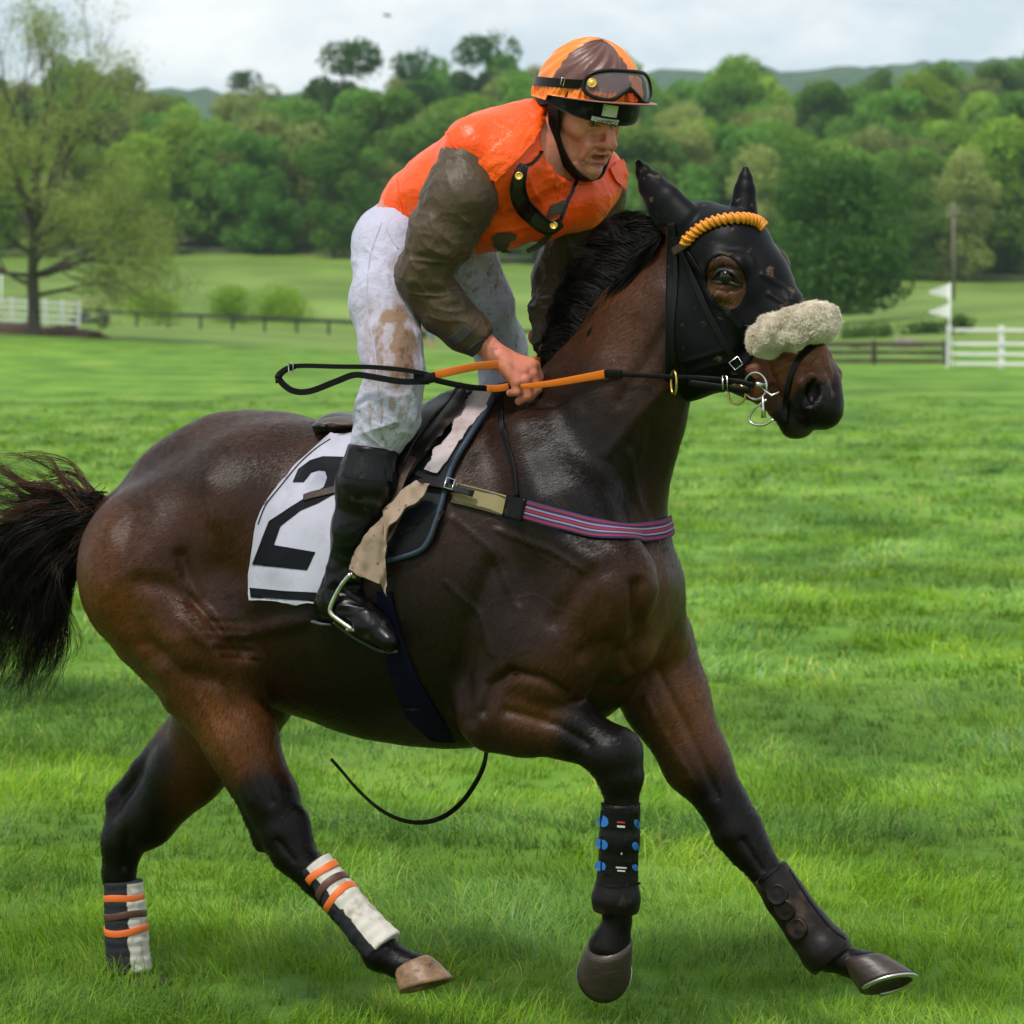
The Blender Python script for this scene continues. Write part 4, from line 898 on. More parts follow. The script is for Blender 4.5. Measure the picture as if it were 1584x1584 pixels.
# neck and head
f.cone(H(838, 222, 0), HL(0, -.025, -.04), .066, .060, .03)
he(f, (0, -.012, .035), (.076, .097, .090), .02)
hc(f, (0, .028, .005), (0, .048, -.078), .062, .034, .03); hc(f, (.036, .0, -.045), (.020, .055, -.100), .027, .014, .02); hc(f, (-.036, .0, -.045), (-.020, .055, -.100), .027, .014, .02)
for s_ in (-1, 1):
    hc(f, (s_*.044, .052, -.012), (s_*.056, .025, -.008), .019, .016, .014)
    hc(f, (s_*.012, .088, .030), (s_*.042, .074, .028), .012, .010, .010)
    he(f, (s_*.031, .090, .010), (.019, .016, .011), .010, 'sub')
    hc(f, (s_*.020, .0815, .0045), (s_*.043, .071, .005), .0042, .004, .004)     # lower lid
    hc(f, (s_*.019, .085, .0185), (s_*.044, .073, .018), .0055, .005, .005)      # upper lid
    hc(f, (s_*.012, .100, -.031), (s_*.014, .092, -.034), .0085, .008, .006)
    hc(f, (s_*.030, .075, -.040), (s_*.026, .070, -.070), .014, .013, .014)
    he(f, (s_*.0065, .104, -.0405), (.004, .005, .004), .003, 'sub')
    he(f, (s_*.079, -.012, .0), (.011, .018, .031), .006); he(f, (s_*.087, -.006, .004), (.005, .009, .018), .005, 'sub')
hc(f, (0, .086, .022), (0, .117, -.024), .0095, .0115, .010); hc(f, (0, .110, -.010), (0, .118, -.026), .0085, .0115, .008)
hc(f, (-.018, .083, -.0545), (.018, .083, -.0545), .0085, .0085, .008); hc(f, (-.007, .089, -.0555), (.007, .089, -.0555), .0075, .0075, .004)
hc(f, (-.015, .079, -.0755), (.015, .079, -.0755), .009, .009, .008)
he(f, (0, .088, -.0635), (.021, .020, .0078), .004, 'sub')
hc(f, (0, .076, -.098), (0, .074, -.104), .019, .017, .014); he(f, (0, .088, -.0835), (.016, .008, .004), .006, 'sub')
# near hand closed on the reins
def hand(f, S_):
    def q(px, py, v): return H(*S_(px, py, v))
    f.cone(q(744, 526, .155), q(772, 554, .145), .027, .029, .015); f.cone(q(772, 554, .145), q(806, 574, .125), .030, .026, .02)
    f.cone(q(786, 556, .125), q(820, 566, .105), .024, .022, .015); f.cone(q(780, 566, .155), q(800, 590, .148), .022, .017, .012)
    for K, A, T_, r in (((826, 566, .085), (836, 590, .065), (826, 604, .075), .0138), ((822, 578, .112), (831, 601, .10), (818, 616, .105), .0140),
                        ((811, 588, .135), (816, 612, .128), (803, 621, .122), .0132), ((797, 590, .15), (799, 606, .150), (789, 608, .138), .0118)):
        f.cone(q(*K), q(*A), r*1.12, r, .006); f.cone(q(*A), q(*T_), r, r*.86, .003); f.ell(q(*K), np.eye(3), (r*1.15,)*3, .006)
    f.cone(q(784, 578, .10), q(806, 594, .085), .015, .0125, .01); f.cone(q(806, 594, .085), q(820, 598, .08), .0125, .011, .003)
hand(f, lambda a, b, v: (a, b, v)); hand(f, lambda a, b, v: (a+88, b-5, -.24+(.155-v)))
rV, rF = f.mesh(); del f
rV = laplace(rV, rF, 1, .4)
O_ = HL_O; loc = (rV-O_)/HSC; lx, ly, lz = loc@HL_R, loc@HL_F, loc@HL_U; ishead = (np.abs(lx) < .1) & (ly > -.1) & (ly < .14) & (lz > -.13) & (lz < .15)
N = vnormals(rV, rF)
def ln(poly, w, sx=1):
    L3 = np.stack([lx*sx, ly, lz], 1); poly = np.array(poly); best = np.full(len(L3), 9.)
    for a, b in zip(poly[:-1], poly[1:]):
        ab = b-a; t = np.clip(((L3-a)@ab)/(ab@ab), 0, 1); best = np.minimum(best, np.linalg.norm(L3-a-t[:, None]*ab, axis=1))
    return np.exp(-(best/w)**2)*ishead
dd = 0
for s_ in (-1, 1):
    dd = dd-.0030*ln([(.017, .094, -.036), (.030, .080, -.055), (.033, .074, -.078)], .0045, s_)-.0022*ln([(.040, .076, -.03), (.048, .062, -.06), (.042, .055, -.085)], .005, s_)
    dd = dd-.0015*ln([(.05, .065, .010), (.062, .052, .004)], .002, s_)-.0015*ln([(.022, .083, -.006), (.040, .075, -.010)], .003, s_)
rV = rV+N*(dd*HSC*1.7)[:, None]+N*(ishead*noise3(rV*55, 4)*.0008)[:, None]
c = np.tile([.62, .205, .130], (len(rV), 1))
c = tint(c, ishead*.55*ln([(.045, .062, -.02), (.03, .085, -.02)], .018), (.46, .14, .10)); c = tint(c, .6*ln([(0, .118, -.026), (.01, .1, -.03)], .014), (.52, .15, .11))
c = tint(c, ishead*.35*np.clip((-.06-lz)/.03, 0, 1), (.30, .17, .13))
c = tint(c, .85*ln([(-.018, .09, -.0555), (.018, .09, -.0555)], .006), (.36, .10, .085)); c = tint(c, .85*ln([(-.015, .088, -.0745), (.015, .088, -.0745)], .007), (.40, .11, .09))
c = tint(c, .95*ln([(-.017, .076, -.0635), (.017, .076, -.0635)], .0045), (.03, .008, .007))
for s_ in (-1, 1): c = tint(c, .75*ln([(.014, .096, .034), (.034, .088, .036), (.048, .072, .031)], .0055, s_), (.10, .06, .04)); c = tint(c, .7*ln([(.07, .0, .03), (.074, .005, .0), (.073, .012, -.02)], .012, s_), (.16, .13, .12))
mud = np.clip(fbm(rV*38, 3, 9)*2.2-.55, 0, 1); ph = proj(rV); c = tint(c, mud*(ishead*.35+(~ishead)*.75*gauss(ph, (778, 548), (34, 26))), (.13, .06, .035))
c = tint(c, .35*(~ishead)*gauss(ph, (822, 585), (24, 22)), (.50, .15, .10))
M_skin = mat('skin', rough=.46, spec=.45, attr='Col', sss=.12, noise=[(60, .82, .45, .75, None), (220, .86, .5, .8, None)], bump=[(420, .25, .0012, None, 'n'), (90, .25, .002, None, 'ridge')])
rider_body = mkmesh('body', rV, rF, M_skin, rider, True, {'Col': c})
M_ball = mat('eyeball', (.22, .17, .15), .15, coat=1); M_iris = mat('iris', (.02, .03, .035), .1, coat=1)
for s_ in (-1, 1):
    o = MB().lathe(HL(s_*.031, .0715, .0115), HL_F, [(-.010, .004), (-.006, .010), (0, .0128), (.006, .0112), (.010, .007), (.012, .001)], 20).build('eye', M_ball, rider)
    MB().lathe(HL(s_*.031+.0035, .0715, .010)+nrm(HL_F+HL_R*.35)*.0102, nrm(HL_F+HL_R*.35), [(0, .0068), (.002, .0055), (.0035, .001)], 16).build('iris', M_iris, o)
def folds(V, F, sets, wfun=None):
    N = vnormals(V, F); d = 0
    for (e, fa, fc, amp, seed) in sets:
        e = nrm(e); a = nrm(np.cross(e, [.2, .9, .3])); b = np.cross(e, a); q = np.stack([(V@e)*fa, (V@a)*fc, (V@b)*fc], 1)
        q = q+.35*np.stack([noise3(q*.6+5, seed+1), noise3(q*.6+9, seed+2), noise3(q*.6+3, seed+3)], 1)
        d = d+amp*(.5-np.abs(noise3(q, seed))**.75*1.6)
    if wfun is not None: d = d*wfun
    return V+N*d[:, None]*.68
SATIN = dict(rough=.40, spec=.42, sheen=.03)
M_orange = mat('orange_silk', (.93, .085, .002), bump=[(28, .7, .008, (1, .5, 1.2), 'ridge'), (75, .3, .003, (1, 1, .6), 'ridge'), (900, .1, .0006, None, 'n')], noise=[(7, .86, .45, .7, None)], **SATIN)
M_quilt = mat('orange_quilted', (.96, .10, .002), bump=[(95, .7, .006, (1, 1.3, .8), 'ridge')], **SATIN)
M_sleeve = mat('brown_silk', (.062, .040, .020), bump=[(24, .8, .009, (1.2, .5, .7), 'ridge'), (70, .35, .003, (1, .5, 1.2), 'ridge')], noise=[(12, .9, .45, .7, None)], rough=.5, spec=.35, sheen=.05)
BX = ((-.42, -.5, 1.2), (.75, .55, 2.72)); RB = dict(R=HB, o=HC*np.array([1, 1, 0]))
f = Field(*BX, .0042, **RB); torso(f, .006)
f.half(H(600, 340, 0), P(560, 372, 1)-P(600, 340, 1), .01)
f.cone(H(846, 212, 0), HL(0, -.028, -.055), .085, .082, .02); f.ell(HL(.012, .035, -.035), (HL_R, HL_F, HL_U), (.128, .125, .122), .012, 'sub'); f.cone(HL(0, -.03, -.075), HL(0, -.02, .05), .070, .071, .006, 'sub')
jV, jF = f.mesh(); jV = laplace(jV, jF, 2)
pj = proj(jV); jV = folds(jV, jF, [((.8, .1, .5), 5, 14, .009, 50), ((.3, .4, -.9), 7, 24, .006, 60), ((.9, 0, .1), 8, 40, .003, 63)], .4+.7*np.clip(gauss(pj, (800, 350), (120, 60))+gauss(pj, (620, 340), (50, 60))+gauss(pj, (860, 260), (60, 60)), 0, 1))
jersey = mkmesh('jersey', jV, jF, M_orange, rider); JS = Surf(jV, jF)
# front placket, side seam, yoke seam
for path in ([(872, 255), (868, 290), (858, 330), (840, 372)], [(612, 262), (618, 310), (632, 352)], [(742, 262), (700, 222), (690, 205)]): mb = MB(); surf_strap(mb, JS, path, 24, .006, .003, .0015, 2); mb.build('seam', M_orange, jersey)
patch(JS, [(740, 247), (753, 225), (798, 199), (838, 180), (842, 188), (824, 221), (795, 252), (780, 268), (767, 280), (745, 273)], 5, .004, .005, 'shoulder_yoke', M_quilt, jersey, 2, sag=lambda p: .003*noise3(np.c_[p*.16, p[:, :1]*0], 3))
patch(JS, [(941, 262), (962, 246), (968, 268), (966, 295), (950, 280)], 4, .004, .004, 'shoulder_yoke', M_quilt, jersey, 2)
M_emb = mat('brown_emblem', (.060, .046, .030), .6)
for poly in ([(760, 366), (772, 359), (790, 358), (800, 362), (798, 370), (788, 373), (784, 384), (792, 392), (778, 390), (764, 380)], [(850, 318), (868, 311), (880, 313), (872, 326), (858, 334), (845, 336)],
             [(812, 385), (828, 376), (842, 364), (850, 352), (856, 356), (846, 374), (828, 388), (816, 392)]):
    patch(JS, poly, 4, .003, .002, 'emblem', M_emb, jersey, 1)
for nm, pts, w1, w2 in (('n', SL_N, .010, 51), ('f', SL_F, .010, 52)):
    f = Field(*BX, .0036, **RB); chain(f, pts, .025, grow=.006)
    e_ = H(*pts[-1][:3]); d_ = nrm(e_-H(*pts[-2][:3])); f.half(e_-d_*.008, d_, .006)
    V, F = f.mesh(); V = laplace(V, F, 2); a = nrm(H(*pts[3][:3])-H(*pts[0][:3])); q = proj(V); el = gauss(q, pts[3][:2], (75, 62))
    V = folds(V, F, [(nrm(np.cross(a, [0, 1, .25])+a*.3), 5, 20, .012, w2), (nrm(a+np.array([.7, 0, .2])), 6, 30, .008, w2+9), (nrm(np.cross(a, [0, 1, .1])-a*.4), 8, 45, .005, w2+19)], .40+.8*el)
    V = folds(V, F, [(np.cross(d_, [0, 1, 0]), 12, 60, .003, w2+20)], gauss(q, pts[-1][:2], (32, 32)))
    sl = mkmesh('sleeve', V, F, M_sleeve, jersey)
    if nm == 'n':
        SS = Surf(V, F); M_cuff = mat('dark_cuff_band', (.03, .03, .028), .8, bump=[(80, .4, .003, None, 'n')])
        patch(SS, [(702, 522), (716, 532), (730, 545), (741, 537), (735, 526), (716, 508)], 4, .003, .003, 'cuff_tab', M_cuff, sl, 1) if False else None
        for path in ([(699, 528), (712, 520), (724, 506)], [(718, 552), (734, 540), (748, 525)]): mb = MB(); surf_strap(mb, SS, path, 12, .028, .002, .002, 2); mb.build('cuff_band', M_cuff, sl)
# breeches
f = Field((-.42, -.5, .8), (.6, .55, 2.3), .0042, **RB)
chain(f, [(618, 380, 0, 70), (650, 350, 0, 62)], .04, 1.15, grow=.004); chain(f, LEG_N, .035, grow=.005); chain(f, LEG_F[:5], .035, grow=.005); blob(f, (640, 408, .06, 48), .04)
V, F = f.mesh(); V = laplace(V, F, 2); q = proj(V)
V = folds(V, F, [((.9, -.2, .35), 4, 17, .0085, 70), ((.6, -.3, -.7), 6, 30, .0055, 75), ((.9, 0, -.2), 6, 50, .003, 79)], .3+.9*np.clip(gauss(q, (600, 650), (70, 60))+gauss(q, (590, 420), (60, 50))*.8+gauss(q, (740, 440), (60, 60)), 0, 1))
near_leg = ((V-HC)@HR > .06)
c = np.tile([.42, .41, .52], (len(V), 1)); b1 = np.clip(fbm(V*[34, 34, 14], 4, 80)*.9+.45, 0, 1); b2 = np.clip(fbm(V*[95, 95, 45], 3, 84)*2.2-.35, 0, 1)
m1 = (gauss(q, (600, 490), (34, 38))*.55+gauss(q, (608, 540), (34, 46))+gauss(q, (622, 555), (20, 36)))*near_leg
c = tint(c, np.clip(m1*1.5*(.25+b1), 0, .95), (.20, .115, .060)); c = tint(c, np.clip(1.2*gauss(q, (630, 555), (13, 42))*near_leg*(b2+.3), 0, .9), (.085, .042, .024))
c = tint(c, np.clip(gauss(q, (618, 415), (26, 18))*(b1+b2)*near_leg, 0, .65), (.22, .15, .10)); c = tint(c, np.clip(.9*gauss(q, (610, 650), (56, 60))*b2*near_leg, 0, .7), (.24, .16, .12))
c = tint(c, np.clip(.9*gauss(q, (725, 430), (50, 46))*b2*(~near_leg), 0, .75), (.26, .19, .15)); c = tint(c, np.clip(.6*b2*(fbm(V*150, 1, 5) > .38)*(~near_leg), 0, .8), (.10, .06, .05))
M_white_c = mat('white_cotton', rough=.75, attr='Col', spec=.3, sheen=.1, bump=[(17, .8, .014, (1.2, 1.2, .8), 'ridge'), (42, .6, .006, (.7, 1, 1.3), 'ridge'), (1200, .12, .0005, None, 'n')])
breeches = mkmesh('breeches', V, F, M_white_c, rider, True, {'Col': c}); BS = Surf(V, F)
M_seam = mat('white_seam', (.34, .34, .42), .8); mb = MB(); surf_strap(mb, BS, [(590, 345), (572, 400), (568, 470), (580, 540), (584, 590), (592, 680)], 60, .0035, .002, .0005, 1); mb.build('seam', M_seam, breeches); mb = MB()
surf_strap(mb, BS, [(596, 350), (606, 372), (616, 385)], 10, .0035, .002, .0005, 1); mb.build('seam', M_seam, breeches)
# boots
M_boot = mat('black_boot_leather', (.0018, .0018, .002), .3, .22, noise=[(18, (.05, .04, .032), .56, .72, None)], bump=[(30, .35, .005, (1, 1, .5), 'ridge'), (200, .12, .001, None, 'n')])
M_sole = mat('boot_sole', (.05, .055, .06), .6)
for near_ in (True, False):
    f = Field((-.45, -.5, .7), (.6, .55, 1.7), .004, **RB)
    if near_:
        chain(f, BOOT_N, .03, grow=.003); chain(f, [BOOT_N[-1], (522, 925, .33, 29), (540, 938, .335, 30)], .02); chain(f, FOOT_N, .02)
        chain(f, [(505, 940, .33, 22), (498, 952, .33, 14)], .01); f.half(H(578, 690, .32), np.array([.12, 0, 1]), .004)
        f.half(H(540, 968, .34)-np.array([0, 0, .0]), np.array([-.30, 0, -.95]) if False else nrm([-.12, -.05, -1]), .006) if False else None
    else: chain(f, [(750, 740, -.36, 36), (745, 800, -.36, 36), (718, 905, -.38, 26), (715, 930, -.38, 26), (745, 945, -.38, 24), (790, 955, -.38, 16)], .02)
    V, F = f.mesh(); V = laplace(V, F, 2); q = proj(V); w = gauss(q, (530, 905), (40, 45))+.12
    V = folds(V, F, [((.9, -.3, .2), 4, 30, .013, 90), ((.9, -.3, -.3), 6, 45, .006, 93)], w)
    bt = mkmesh('boot', V, F, M_boot, rider)
    if near_:
        BTS = Surf(V, F); M_elast = mat('ribbed_boot_top', (.0025, .0025, .003), .35, .25, bump=[(55, .8, .006, (1, 1, .02), 'ridge')])
        patch(BTS, [(541, 694), (578, 698), (614, 702), (606, 745), (566, 742), (529, 738)], 5, .0, .0025, 'boot_top', M_elast, bt, 3)
        MB().ribbon([H(489, 960, .33), H(503, 964, .33), H(520, 965, .33)], [HR]*3, .06, .006).build('heel', M_sole, bt)
        surf = MB(); surf_strap(surf, BTS, [(516, 962), (535, 978), (560, 994), (590, 1008), (614, 1008)], 20, .010, .006, .0, 2); surf.build('sole', M_sole, bt)
# helmet
EC, ER = (-.005, -.006, .042), (.103, .122, .129)
def HE(az, el, off=0.0):
    a, e = math.radians(az), math.radians(el); d = np.array([math.cos(e)*math.sin(a), math.cos(e)*math.cos(a), math.sin(e)])
    return HL(*(np.array(EC)+d*(np.array(ER)+off)))
def esh(az0, az1, lo, hi, off, th, na=60, ne=18, wr=None, closed=False):
    mb = MB(); V = []; A = np.linspace(az0, az1, na)
    for s_ in (0, 1):
        for a in A:
            for j in range(ne):
                e = lo(a)+(hi(a)-lo(a))*j/(ne-1); o_ = off+th*(1-s_)+(wr(a, e, j/(ne-1)) if wr else 0); V.append(HE(a, e, o_))
    F = []; B = na*ne
    for i in range(na-1):
        for j in range(ne-1): q = (i*ne+j, i*ne+j+1, (i+1)*ne+j+1, (i+1)*ne+j); F.append(q[::-1]); F.append(tuple(B+x for x in q))
        F.append((i*ne, (i+1)*ne, B+(i+1)*ne, B+i*ne)); F.append((i*ne+ne-1, B+i*ne+ne-1, B+(i+1)*ne+ne-1, (i+1)*ne+ne-1))
    for j in range(ne-1): F.append((j, B+j, B+j+1, j+1)); F.append(((na-1)*ne+j, (na-1)*ne+j+1, B+(na-1)*ne+j+1, B+(na-1)*ne+j))
    return mb.add(V, F), np.repeat(A, ne)
cosd = lambda a: math.cos(math.radians(a))
caplow = lambda a: 3+16*cosd(a)-5*(1-abs(cosd(a))) if cosd(a) < 0 else 3+11*cosd(a)
shlow = lambda a: (-5.5-2.5*cosd(a) if cosd(a) > 0 else -6+19*cosd(a))
M_shell = mat('helmet_shell', (.0015, .0017, .0017), .5, .14, noise=[(30, (.05, .045, .03), .56, .75, None)], bump=[(300, .3, .001, None, 'n')])
helmet = esh(-180, 180, shlow, lambda a: caplow(a)+10, 0, .008, 90, 8)[0].build('helmet', M_shell, rider)
def puff(a, e, t): return .003*math.sin(math.radians(a*9+20*math.sin(e*.1)))*(1-t)**2*(1.2 if cosd(a) < .6 else .5)+.0018*math.sin(a*.31+e*.23)+.004*math.exp(-((t-.08)/.07)**2)*math.sin(a*.55)**2
mb, az = esh(-180, 180, caplow, lambda a: 90, .009, .003, 361, 34, puff)
A2 = np.concatenate([az, az]); A2 = A2+1.6*np.sin(np.arange(len(A2)) % 34*1.7)
brown = ((A2 > -12) & (A2 < 92)) | (A2 < -130); el_t = np.tile(np.arange(34)/33, 722)
brown &= el_t > .10
cc = np.where(brown[:, None], [.105, .036, .026], [.80, .20, .008])
M_cap = mat('cap_silk', rough=.4, spec=.5, attr='Col', sheen=.2, bump=[(60, .35, .004, None, 'ridge')])
mb.build('cap_cover', M_cap, helmet, True, {'Col': cc})
mb = MB(); V = []; A = np.linspace(-72, 72, 40)
for a in A:
    w_ = .050*max(cosd(a*1.22), 0)**.8+.004
    for (o_, de) in ((.006, .0), (.006+w_, -w_*40), (.006+w_, -w_*40-1.6), (.006, -2.0)): V.append(HE(a, 12.5*cosd(a)+3+de*.5, o_))
F = []
for i in range(39):
    for k in range(4): F.append((i*4+k, (i+1)*4+k, (i+1)*4+(k+1) % 4, i*4+(k+1) % 4))
mb.add(V, F); cv = np.array([[.80, .20, .008] if k % 4 != 1 and k % 4 != 2 else [.16, .06, .035] for k in range(len(V))]); mb.build('peak', M_cap, helmet, True, {'Col': cv})
# goggles on the helmet
M_frame = mat('goggle_frame', (.003, .0025, .003), .35, .25); M_gold = mat('gold_button', (.70, .42, .08), .35, metal=.8, bump=[(200, .3, .001, None, 'n')]); M_silver = mat('steel', (.62, .62, .60), .25, metal=1, noise=[(40, .5, .5, .7, None)])
def gout(t):   # outline of the goggle lens
    a = 2*math.pi*t; x = 50*math.copysign(abs(math.cos(a))**.62, math.cos(a)); y = 13*math.copysign(abs(math.sin(a))**.75, math.sin(a))
    if math.sin(a) < 0: y += 12*math.exp(-(x/13)**2)
    return 1+x, 28+y-.0016*x*x
goggles = empty('goggles', HE(0, 28, .02), 'clear goggles with gold side button strapped on the front of the helmet', 'goggles')
MB().tube([HE(*gout(i/80), .030) for i in range(80)], .0055, 8, True).build('frame', M_frame, goggles)
MB().tube([HE(*gout(i/80), .018) for i in range(80)], .0045, 8, True).build('gasket', M_frame, goggles)
V = [HE(1, 29, .036)]; n = 80
for rr in (.33, .66, 1.0):
    for i in range(n): x, y = gout(i/n); V.append(HE(1+(x-1)*rr, 29+(y-29)*rr, .036-.006*rr))
F = [(0, 1+i, 1+(i+1) % n) for i in range(n)]
for r_ in (0, 1): F += [(1+r_*n+i, 1+(r_+1)*n+i, 1+(r_+1)*n+(i+1) % n, 1+r_*n+(i+1) % n) for i in range(n)]
def lensmat():
    m = bpy.data.materials.new('goggle_lens'); m.use_nodes = True; nt = m.node_tree; b = nt.nodes['Principled BSDF']; b.inputs['Base Color'].default_value = (.45, .36, .38, 1); b.inputs['Roughness'].default_value = .07; b.inputs['Coat Weight'].default_value = .6
    tr = nt.nodes.new('ShaderNodeBsdfTransparent'); tr.inputs[0].default_value = (.86, .80, .84, 1); ms = nt.nodes.new('ShaderNodeMixShader'); ms.inputs[0].default_value = .22
    nt.links.new(tr.outputs[0], ms.inputs[1]); nt.links.new(b.outputs[0], ms.inputs[2]); nt.links.new(ms.outputs[0], nt.nodes['Material Output'].inputs[0]); return m
M_lens = lensmat(); mkmesh('lens', V, F, M_lens, goggles)
MB().lathe(HE(43, 25, .036), nrm(HE(43, 25, .05)-HE(43, 25, .03)), [(0, .0125), (.004, .0125), (.005, .0105), (.003, .009), (.004, .0075), (.0045, .001)], 24).build('button', M_gold, goggles)
mb = MB()
for a0, a1 in ((52, 180), (-52, -180)):
    pts = [HE(a, 24+(-8-24)*(abs(a)-52)/128 if abs(a) > 52 else 24, .019) for a in np.linspace(a0, a1, 40)]
    mb.ribbon(pts, [HL_U]*40, .020*HSC, .002)
mb.build('strap', M_frame, goggles)
def buckle(c_, x, y, w, h, r, m, par, name='buckle'):
    x, y = nrm(x), nrm(y); MB().tube([c_+x*w*a+y*h*b for a, b in ((-1, -1), (-1, 1), (1, 1), (1, -1))], r, 6, True).build(name, m, par)
buckle(HE(74, 19.5, .023), HE(75, 19.5)-HE(74, 19.5), HL_U, .005, .010, .0013, M_silver, goggles)
M_tag = mat('white_label', (.50, .52, .42), .6, noise=[(90, .3, .55, .7, None)]); M_rag = mat('orange_rag', (.80, .12, .01), .5)
esh(8, 26, lambda a: 0, lambda a: 11, .0085, .001, 8, 6)[0].build('white_patch', M_tag, helmet)
esh(4, 36, lambda a: -6.5+.02*(a-20), lambda a: -2.0, .0085, .0025, 12, 4)[0].build('name_plate', mat('name_plate', (.60, .60, .52), .4), helmet)
cu = bpy.data.curves.new('lettering', 'FONT'); cu.body = 'CHAMPION'; cu.size = .0135; cu.align_x = 'CENTER'; cu.extrude = .0004
cu.materials.append(M_frame); _t = bpy.data.objects.new('tmp', cu); COL.objects.link(_t); bpy.context.view_layer.update()
_m = bpy.data.meshes.new_from_object(_t.evaluated_get(bpy.context.evaluated_depsgraph_get())); bpy.data.objects.remove(_t)
_z = nrm(HE(20, -4, .03)-HE(20, -4, .01)); _x = nrm(HE(16, -4)-HE(24, -4)); _x = nrm(_x-_z*(_x@_z)); _y = np.cross(_z, _x); _c = HE(20, -4.3, .0145)-_y*.005
mkmesh('lettering', np.array([_c+_x*v.co.x+_y*v.co.y+_z*v.co.z for v in _m.vertices]), [list(p_.vertices) for p_ in _m.polygons], M_frame, helmet, False)
esh(-14, 2, lambda a: 14+abs(a+6)*.4, lambda a: 22+abs(a+6)*.3, .02, .004, 10, 6, lambda a, e, t: .004*math.sin(a)+.003*math.sin(e*2))[0].build('orange_rag', M_rag, helmet)
# harness and chin strap
M_har = mat('harness', (.0018, .0018, .002), .45, .18, bump=[(60, .5, .003, None, 'n')])
for s_ in (1, -1):
    P_ = spline([HL(*q) for q in ((s_*.092, -.012, .045), (s_*.090, .004, .01), (s_*.080, .012, -.04), (s_*.062, .034, -.082), (s_*.03, .062, -.118), (0, .066, -.126))], 24)
    MB().ribbon(P_, [nrm(HL_F*.8+HL_U*.25)]*10+[nrm(HL_F*.9+HL_U*.5)]*14, [.046]*6+list(np.linspace(.044, .024, 18)), .006).build('chin_strap', M_har, helmet)
    P_ = spline([HL(*q) for q in ((s_*.088, -.06, .03), (s_*.086, -.03, -.02), (s_*.076, .01, -.05))], 12); MB().ribbon(P_, [HL_F]*12, .018, .004).build('rear_strap', M_har, helmet)
# collar
# goggles hanging round the neck
g2 = empty('goggles', HL(.03, .02, -.15), 'dark dirty goggles with gold buttons hanging round the rider\'s neck', 'goggles')
M_gd = mat('dark_goggle_leather', (.006, .003, .0025), .35, .25, noise=[(30, (.06, .03, .02), .5, .7, None)])
def jp(px, py, off):
    h = JS.hit(px, py)
    if h is None: h = JS.hit(px-12, py-12)
    p_ = P(px, py, h[0][1]); return p_+h[1]*off, h[1]
path = spline([(806, 256), (798, 282), (803, 308), (820, 332), (846, 347), (864, 340)], 40); W_ = [.022+.026*math.sin(math.pi*min(1, max(0, t)))**.6 for t in np.linspace(0, 1, 40)]
pp = [jp(x, y, .016) for x, y in path]; C3 = np.array([a for a, b in pp]); 
for _ in range(4): C3[1:-1] = (C3[:-2]+2*C3[1:-1]+C3[2:])/4
C3 = C3+np.array([0, -.02, 0]); sd_ = [nrm(np.cross(nrm(C3[min(i+1, 39)]-C3[max(i-1, 0)]), nrm(pp[i][1]*.5+np.array([-.1, -.6, .1])))) for i in range(40)]
MB().ribbon(C3, sd_, W_, .010).build('frame', M_gd, g2)
C4 = C3+np.array(sd_)*np.array(W_)[:, None]*.4*(-1 if sd_[20][0] < 0 else 1)+np.array([0, -.012, 0]); MB().tube(C4, .004, 6).build('rim', M_frame, g2)
mb = MB().ribbon(C3[4:36]+np.array([0, -.008, .0]), sd_[4:36], np.array(W_)[4:36]*.62, .004).build('lens', mat('smoked_lens', (.015, .009, .009), .15, .4), g2)
for i in (5, 35): MB().lathe(C3[i]+np.array([-.001, -.013, .002]), (-.15, -1, .1), [(0, .011), (.004, .0105), (.005, .008), (.003, .007), (.004, .001)], 20).build('button', M_gold, g2)
mb = MB()
for q in ([(850, 212), (838, 232), (822, 252), (806, 258)], [(864, 340), (876, 312), (888, 285), (900, 262)]):
    a = np.array([jp(x, y, .007)[0] for x, y in spline(q, 14)]); mb.ribbon(a, [nrm(np.cross(nrm(a[min(i+1, 13)]-a[max(i-1, 0)]), [0, -1, 0])) for i in range(14)], .009, .002)
mb.build('strap', M_frame, g2)
